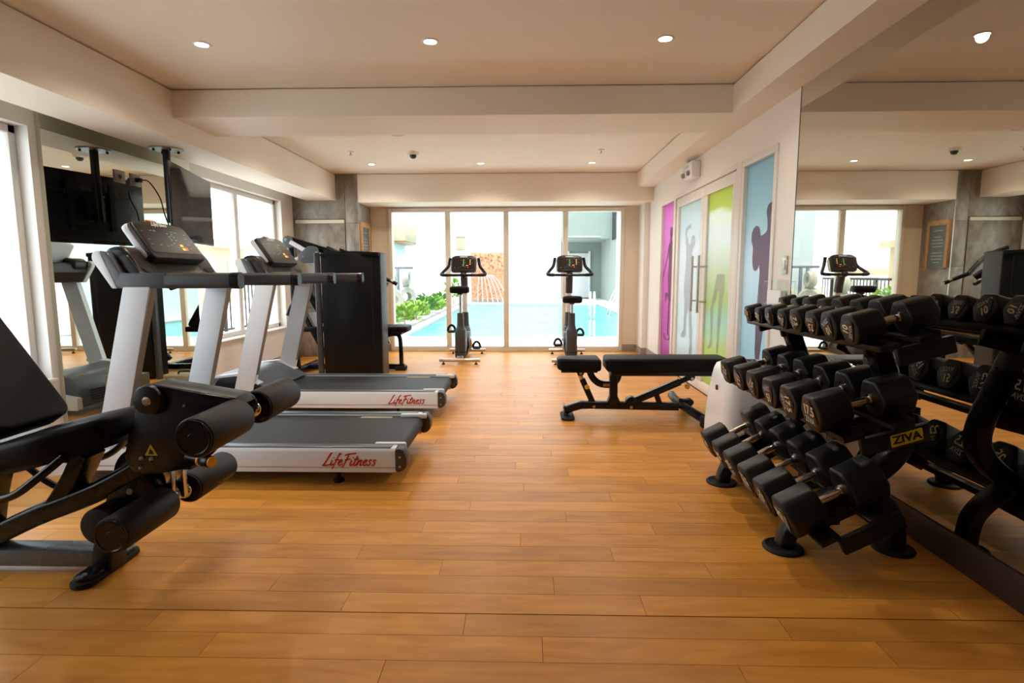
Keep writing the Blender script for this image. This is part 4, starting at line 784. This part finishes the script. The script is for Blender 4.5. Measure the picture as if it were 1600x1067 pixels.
for nm, ((x0, z0), (x1, z1)) in TI.items():
    d = Vector((x1-x0, z1-z0)).normalized(); n = Vector((-d.y, d.x)); R = {'top': .062, 'middle': .075, 'bottom': .086}[nm]
    for (cx, cz), q in (((x0, z0), .028), ((x1, z1), -.028)):
        c = Vector((cx, cz))+d*q-n*(R+.012)
        a = math.atan2(d.y, d.x)
        m = MB(); m.box(-.035, .035, 1.985-2.56, 3.19-2.56, -.010, .010, .004, mat=Matrix.Translation((c.x-1.24, 0, c.y)) @ Matrix.Rotation(-a, 4, 'Y'))
        obj('shelf_rail', m, 'black', t)
        obj('rail_lip', MB().box(-.006 + (.035 if q < 0 else -.035), .006 + (.035 if q < 0 else -.035), 1.985-2.56, 3.19-2.56, -.010, .022 if q < 0 else .012, .003, mat=Matrix.Translation((c.x-1.24, 0, c.y)) @ Matrix.Rotation(-a, 4, 'Y')), 'black', t)
    mid = Vector(((x0+x1)/2, (z0+z1)/2))-n*(R+.034)
    for yy in (1.995, 2.19, 2.91, 3.18):
        hw = .155 if nm != 'top' else .135
        e = obj('cross_bar', MB().box(-hw+.085, hw+.015, yy-2.56-.012, yy-2.56+.012, -.050, .014, .004, mat=Matrix.Translation((mid.x-1.24, 0, mid.y)) @ Matrix.Rotation(-a, 4, 'Y')), 'black', t)
        if nm == 'middle' and yy < 2:
            Bm = Matrix.Translation((mid.x-1.24, yy-2.56-.012, mid.y)) @ Matrix.Rotation(-a, 4, 'Y')
            bdg = obj('badge', MB().prism([(x, z) for x, z in rpoly([(.030, -.042), (.142, -.037), (.145, .006), (.032, .001)], .004)], 1, -.002, 0, mat=Bm), 'yellow', e)
            me = text_mesh('ZIVA', .040, bold=.0012, sx=1.15).copy(); me.transform(Bm @ Matrix.Translation((.0875, -.0026, -.018)) @ Matrix.Rotation(PI/2, 4, 'X')); me.materials.clear(); me.materials.append(M['dark']); obj('badge_lettering', me, None, bdg)
    obj('rear_brace', MB().rtube([R_(mid.x, mid.y-.02, 2.15-2.56), R_(mid.x, mid.y-.02, 2.95-2.56)], .05, .03, .006, up=(0, 0, 1)), 'black', t)

# dumbbells: local x = handle axis
def head_profile(r):
    return rpoly([(r*1.06*math.cos(PI/3*i), r*1.06*math.sin(PI/3*i)) for i in range(6)], r*.24, 3)
def cap_profile(r):
    return rpoly([(r*1.0*math.cos(2*PI/3*i+PI/2), r*1.0*math.sin(2*PI/3*i+PI/2)) for i in range(3)], r*.62, 6)
ordn = ['first', 'second', 'third', 'fourth', 'fifth', 'sixth', 'seventh', 'eighth']
def dumbbell(tier, k, y, weight, r, hl, roll):
    (x0, z0), (x1, z1) = TI[tier]; c = Vector(((x0+x1)/2, y, (z0+z1)/2)); half = math.hypot(x1-x0, z1-z0)/2; a = math.atan2(z1-z0, x1-x0)
    rt = {'top': .062, 'middle': .075, 'bottom': .086}[tier]
    n = Vector((-math.sin(a), 0, math.cos(a))); c = c-n*(rt-r)
    lab = 'black dumbbell marked %s, %s from the camera end of the %s tier' % (weight, ordn[k], tier)
    t = thing('dumbbell', lab, 'dumbbell', c, 0, 'dumbbells on the %s tier of the rack' % tier); t.rotation_euler = (0, -a, 0)
    obj('grip', MB().lathe([(0, -half), (.0145, -half), (.0145, -half*.35), (.0165, 0), (.0145, half*.35), (.0145, half), (0, half)], (0, 0, 0), (1, 0, 0), 18), 'chrome', t)
    Rm = Matrix.Rotation(roll, 4, 'X')
    for s in (-1, 1):
        m = MB(); m.prism(head_profile(r), 0, s*half-hl/2, s*half+hl/2, bev=r*.13, seg=3); h = obj('head', m, 'ureth', t)
        m = MB(); m.prism(cap_profile(r*.98), 0, *sorted((s*(half+hl/2-.002), s*(half+hl/2+.004))), bev=.002, mat=Rm); cpz = obj('end_cap', m, 'uedge', h)
        m = MB(); ri = [Vector(p_) for p_ in cap_profile(r*.98)]
        m.tube([(s*(half+hl/2+.002), p_.x, p_.y) for p_ in ri], .0022, 6, closed=True, up=(1, 0, 0)); m.bm.transform(Rm); obj('cap_rim', m, 'uedge', cpz)
        obj('collar', MB().lathe([(.0145, 0), (.021, 0), (.021, .010), (.0145, .012)], (s*(half-hl/2-.010), 0, 0), (s, 0, 0), 18), 'chrome', h)
        # printed number and maker name on the outer face
        X = Matrix(((0, 0, s, 0), (-1 if s < 0 else 1, 0, 0, 0), (0, 1, 0, 0), (0, 0, 0, 1)))
        for body, sz, mt, dz, sx in ((weight, r*.72, 'gold', r*.20, .8), ('ZIVA', r*.40, 'greyprint', -r*.32, 1.0)):
            me = text_mesh(body, sz, depth=.0006, bold=.0006, sx=sx).copy(); me.transform(Rm @ Matrix.Translation((s*(half+hl/2+.0046), 0, 0)) @ X @ Matrix.Translation((0, dz, 0))); me.materials.clear(); me.materials.append(M[mt])
            obj('number' if mt == 'gold' else 'maker_print', me, None, cpz)
    return t
tw = ['10', '10', '7.5', '7.5', '5', '5', '2.5', '2.5']; trl = [-1.35, 2.6, PI, 1.5, -1.0, .6, -1.2, .5]
for k in range(8): dumbbell('top', k, 2.085+.1429*k, tw[k], (.062, .062, .058, .058, .052, .052, .046, .046)[k], (.105, .105, .095, .095, .085, .085, .075, .075)[k], trl[k])
mw = ['17.5', '17.5', '15', '15', '12.5', '12.5']; mrl = [.08, 1.5, PI-.15, .7, 1.9, .4]
for k in range(6): dumbbell('middle', k, 2.09+.188*k, mw[k], (.076, .076, .073, .073, .069, .069)[k], (.125, .125, .118, .118, .11, .11)[k], mrl[k])
bw = ['25', '25', '22.5', '22.5', '20', '20']; brl = [-1.2, .5, .1, -.4, 1.2, .3]
for k in range(6): dumbbell('bottom', k, 2.09+.188*k, bw[k], (.087, .087, .084, .084, .080, .080)[k], (.135, .135, .13, .13, .125, .125)[k], brl[k])

# ------------------------------------------------------------------ air purifier
t = thing('air_purifier', 'white floor standing air purifier between the rack and the glass doors', 'air purifier', (1.375, 3.52, 0))
m = MB(); bm = bmesh.new(); rings = []
for z, wx, wy in ((.0, .195, .215), (.03, .205, .225), (.15, .203, .222), (.30, .195, .21), (.42, .182, .195), (.50, .170, .178), (.53, .160, .165), (.54, .145, .15)):
    rings.append([bm.verts.new((x, y_, z)) for x, y_ in rrect(wx*2, wy*2, .09, 6)])
for a, b in zip(rings, rings[1:]):
    k = len(a)
    for i in range(k): bm.faces.new((a[i], a[(i+1) % k], b[(i+1) % k], b[i]))
bm.faces.new(rings[0][::-1]); bm.faces.new(rings[-1]); bmesh.ops.recalc_face_normals(bm, faces=bm.faces[:]); m.add(bm)
bd = obj('body', m, 'plastic', t, ang=50)
obj('top_vent', MB().prism(rrect(.24, .24, .06, 5), 2, .538, .545, bev=.003), 'grey', t)
vt = obj('vent_ring', MB().tube([(x, y_, .546) for x, y_ in rrect(.25, .25, .065, 5)], .006, 6, closed=True), 'chrome', t)
for i in range(6): obj('vent_slat', MB().box(-.10+.035*i, -.09+.035*i, -.10, .10, .545, .553, .002), 'satin', vt)
m = MB()
for i in range(12): m.box(.02+.012*i-.07, .024+.012*i-.07, -.232, -.219, .10, .28)
for i in range(14): m.box(-.055, .085, -.232, -.219, .10+.0135*i, .104+.0135*i)
obj('lattice_grille', m, 'white', bd); obj('grille_well', B(-.05, .08, -.2235, -.212, .10, .28), 'dark', bd)
obj('side_badge', MB().box(-.196, -.186, -.035, -.015, .38, .41, .002), 'grey', bd)

# ------------------------------------------------------------------ outdoors: terrace, pool, walls
struct('ground_terrace', B(-30, 30, 8.16, 60, -.4, -.10), 'concrete')
struct('ground_city', B(-60, -3.6, -40, 60, -4.2, -4.0), 'concrete')
struct('ground_court', B(1.75, 14, -20, 8.16, -.4, -.02), 'concrete')
struct('wall_court', B(5.2, 5.4, -4, 10, 0, 2.6), 'outwall')
m = MB(); m.box(-6.2, 8.0, 8.16, 10.2, -.10, -.05); m.box(2.7, 8, 10.2, 24, -.10, -.05); m.box(-2.36, 2.7, 21.2, 24, -.10, -.05); m.box(-6.2, -2.36, 10.2, 24, -.10, -.06)
struct('path_pool_deck', m, 'concrete')
m = MB(); m.box(-2.42, -2.20, 10.2, 21.4, -.09, .0, .01); m.box(-2.3, 2.75, 10.02, 10.22, -.1, -.035, .01); m.box(-2.3, 2.75, 21.1, 21.35, -.1, .0, .01); m.box(2.62, 2.85, 10.2, 21.4, -.09, -.02, .01)
struct('kerb_coping', m, 'pave')
struct('water_pool', B(-2.25, 2.66, 10.15, 21.2, -.2, -.075), 'water')
m = MB(); m.box(-3.6, 1.38, 22.9, 23.2, -.1, 7); m.box(-3.65, -3.4, 13.4, 23.0, -.1, 7); struct('wall_pool', m, 'outwall')
struct('baseboard_pool', B(-3.4, 1.38, 22.86, 22.9, -.05, .13), 'pave')
m = MB(); m.box(1.2, 4.6, 27.4, 27.7, -.1, 7); m.box(3.55, 3.8, 21.0, 27.4, -.1, 7); m.box(1.2, 3.55, 24.2, 27.4, 2.55, 2.8); m.box(1.2, 3.55, 24.2, 24.4, 2.8, 7)
gw = struct('wall_annex', m, 'greenwall')
obj('annex_door', MB().box(2.05, 2.95, 27.3, 27.42, -.05, 2.05, .01).box(1.95, 2.05, 27.28, 27.42, -.05, 2.15, .01).box(2.95, 3.05, 27.28, 27.42, -.05, 2.15, .01), 'outwall', gw)
obj('fascia_lettering_band', B(1.5, 3.1, 24.17, 24.2, 2.60, 2.66), 'greyprint', gw)
dw = obj('dark_window', B(3.52, 3.56, 22.2, 23.6, 2.45, 3.7), 'darkglass', gw)
for i in range(4): obj('window_bar', B(3.50, 3.53, 22.2+.46*i, 22.24+.46*i, 2.45, 3.7), 'black', dw)
struct('wall_side', B(3.05, 3.3, 11.0, 19.6, -.1, 6), 'outwall')
t = thing('water_feature', 'orange carved panel with water jets at the far end of the pool', 'water feature', (-1.55, 22.75, -.05))
obj('carved_panel', B(-.66, .66, -.03, .1, .12, 1.98, .01), 'terra', t)
m = MB(); rg = random.Random(4)
for i in range(90):
    x = rg.uniform(-.6, .6); z = rg.choice([rg.uniform(1.2, 1.9), rg.uniform(.18, .55)]); r = rg.uniform(.03, .06); m.lathe([(r*.6, 0), (r, .012), (r*.6, .022)], (x, -.03, z), (0, -1, 0), 8)
for i in range(22): m.box(-.62+.058*i, -.595+.058*i, -.045, -.028, .5, 1.35)
o = obj('carved_relief', m, 'terra', t); o['kind'] = 'stuff'
for i in range(7):
    x = -.35+.05*i; e_ = -.30+.20*i; obj('water_jet', MB().tube([(x, -.05, 1.10), (x+.35*(e_-x)+.02, -.45, 1.02), (x+.7*(e_-x), -.9, .62), (e_, -1.3, -.02)], .009, 8, smooth=6), 'jet', t)
# planter with sculptures and shrubs
pl = struct('ground_planter', B(-3.4, -2.44, 10.4, 21.0, -.1, .03), 'pave')
for i, (x, y_, s_) in enumerate(((-3.05, 11.4, 1.0), (-3.0, 12.6, 1.1), (-2.95, 13.8, 1.15))):
    t = thing('garden_sculpture', 'pale stone sculpture of stacked ring forms, %s of three by the pool' % ('nearest', 'middle', 'farthest')[i], 'sculpture', (x, y_, .03), .5, 'sculptures in the planter')
    obj('plinth', MB().prism(rrect(.42*s_, .36*s_, .08), 2, 0, .22*s_, bev=.03), 'sculpt', t)
    obj('lower_ring', MB().lathe([(.10*s_, -.09), (.20*s_, -.10), (.25*s_, 0), (.20*s_, .10), (.10*s_, .09), (.10*s_, -.09)], (0, 0, .44*s_), (.25, -1, 0), 20), 'sculpt', t)
    obj('upper_ring', MB().lathe([(.07*s_, -.07), (.15*s_, -.08), (.19*s_, 0), (.15*s_, .08), (.07*s_, .07), (.07*s_, -.07)], (.02, 0, .84*s_), (1, -.5, 0), 20), 'sculpt', t)
def shrub(x, y_, h, n, mat, label, wide=.5):
    t = thing('shrub', label, 'shrub', (x, y_, .02), 0, 'shrubs around the pool')
    rg = random.Random(int(x*100+y_*31)); m = MB(); bm = m.bm
    for i in range(n):
        a = rg.uniform(0, 2*PI); r = rg.uniform(0, .28)*wide*2; zz = rg.uniform(.25, 1)*h*(1-r*.6); c = Vector((r*math.cos(a), r*math.sin(a), zz)); d = Vector((math.cos(a), math.sin(a), rg.uniform(.2, 1.4))).normalized(); ln = rg.uniform(.10, .20); wv = d.cross(Vector((rg.uniform(-1, 1), rg.uniform(-1, 1), rg.uniform(-1, 1)))).normalized()*ln*.28; u = d.cross(wv).normalized()*ln*.07
        v = [bm.verts.new(q) for q in (c, c+d*ln*.45+wv+u, c+d*ln, c+d*ln*.45-wv+u, c+d*ln*.45-u)]
        bm.faces.new((v[0], v[1], v[4])); bm.faces.new((v[1], v[2], v[4])); bm.faces.new((v[2], v[3], v[4])); bm.faces.new((v[3], v[0], v[4]))
    f = obj('foliage', m, mat, t); f['kind'] = 'stuff'
    obj('stem', MB().cyl((0, 0, 0), (0, 0, h*.6), .015, .008, 8), 'timber', t)
for i, (x, y_, h) in enumerate(((-2.72, 10.75, .40), (-2.60, 12.0, .36), (-2.58, 13.2, .40), (-2.60, 14.5, .5), (-2.66, 15.5, .36), (-2.72, 16.8, .36), (-2.75, 18.4, .4), (-2.6, 20.2, .9))):
    shrub(x, y_, h, 130, 'leafy' if i % 3 else 'leaf', 'low lime green shrub in the pool planter, %s from the window' % ordn[i])
shrub(-3.2, 10.2, .75, 90, 'leaf', 'taller dark green shrub at the near corner of the planter', .35)
for i, (x, y_) in enumerate(((-4.3, 10.6), (-3.9, 11.3))): shrub(x, y_, .8, 120, 'leafy', 'bright green shrub by the balcony railing, %s one' % ('outer', 'inner')[i])
t = thing('grey_rack', 'grey crossbar on two posts behind the garden sculptures', 'rack', (-3.05, 13.0, .03))
obj('crossbar', B(-.3, .45, -.03, .03, 1.18, 1.23, .008), 'bgrey', t)
for x in (-.05, .10): obj('post', B(x-.03, x+.03, -.03, .03, 0, 1.18, .006), 'bgrey', t)
ac = thing('wall_canopy', 'cream box canopy fixed high on the white pool wall', 'canopy', (-3.4, 15.4, 1.93))
obj('box', B(-.02, .32, -.9, .6, 0, .42, .01), 'cream', ac); obj('underside', B(0, .30, -.85, .55, -.05, 0, .01), 'timber', ac)
wl = thing('wall_lantern', 'small cream lantern box on the far white wall', 'lantern', (-2.62, 22.9, 2.05)); obj('body', B(-.16, .16, -.2, 0, 0, .5, .02), 'cream', wl); obj('cap', B(-.19, .19, -.23, 0, .5, .54, .01), 'outwall', wl)
def ladder(x, y_, rz, label, sep=.24):
    t = thing('pool_ladder', label, 'pool ladder', (x, y_, -.05), rz, 'pool ladders')
    for s in (-1, 1): obj('rail', MB().tube([(s*sep, -.25, 0), (s*sep, -.25, .55), (s*sep, -.12, .80), (s*sep, .08, .72), (s*sep, .25, .40), (s*sep, .38, -.2)], .022, 10, smooth=5), 'chrome', t)
    for z, yy in ((.0, .31), (-.12, .35)): obj('tread', B(-sep, sep, yy-.03, yy+.03, z-.015, z+.015, .005), 'chrome', t)
ladder(1.19, 10.30, -.11, 'slim chrome pool handrail at the pool edge closest to the window', .035)
ladder(2.68, 16.2, PI/2, 'chrome pool ladder at the far side of the pool')
# railing and buildings to the side
t = thing('balcony_railing', 'dark metal railing along the terrace edge', 'railing', (-5.6, 11, -.05))
obj('top_rail', B(-.03, .03, -.7, 8, .96, 1.02, .01), 'black', t); obj('bottom_rail', B(-.02, .02, -.7, 8, .10, .14), 'black', t)
for i in range(5): obj('post', B(-.025, .025, -.65+i*2.1, -.60+i*2.1, -.01, 1.0), 'black', t)
bal = B(-.01, .01, -.01, .01, .10, .98).mesh('baluster'); bal.materials.append(M['black'])
for i in range(58): obj('baluster', bal, None, t, (0, -.58+i*.147, 0))
def building(x, y_, wx, wy, z0, h, mat, label, rows=3, cols=4, dome=False):
    t = thing('building', label, 'building', (x, y_, z0))
    wl = obj('walls', B(-wx/2, wx/2, -wy/2, wy/2, 0, h), mat, t)
    for r in range(rows):
        for c in range(cols):
            yy = -wy/2+wy*(c+.5)/cols; zz = h*(r+.35)/rows; obj('window', B(wx/2-.02, wx/2+.04, yy-.5, yy+.5, zz, zz+h/rows*.4), 'pave', wl)
    obj('roof', MB().box(-wx/2-.3, wx/2+.3, -wy/2-.3, wy/2+.3, h, h+.3), 'cream', t)
    if dome: obj('cupola', MB().lathe([(1.4, 0), (1.4, 1.0), (1.9, 1.1), (1.7, 1.4), (1.0, 2.0), (.3, 2.3), (0, 2.6)], (0, 0, h+.3), (0, 0, 1), 20), 'roof', t)
building(-16, 22, 6, 8, -4, 6.2, 'cream', 'cream building with a small cupola beyond the terrace railing', dome=True)
building(-14, 4.0, 6, 9, -4, 7.5, 'outwall', 'pale building block outside the side window')
building(-22, 34, 8, 10, -4, 5.0, 'outwall', 'low pale building far beyond the pool terrace')
t = thing('air_conditioner', 'outdoor air conditioning unit on the ledge outside the side window', 'air conditioner', (-4.15, 4.25, -.02))
obj('casing', B(-.16, .16, -.4, .4, 0, .6, .02), 'plastic', t); obj('fan_grille', MB().cyl((.16, .05, .3), (.175, .05, .3), .22, None, 24), 'grey', t)
struct('ground_ledge', B(-5.0, -3.30, -3, 8.1, -.4, -.02), 'concrete')
struct('wall_parapet', B(-5.1, -4.9, -3, 8.1, -.4, .25), 'outwall')
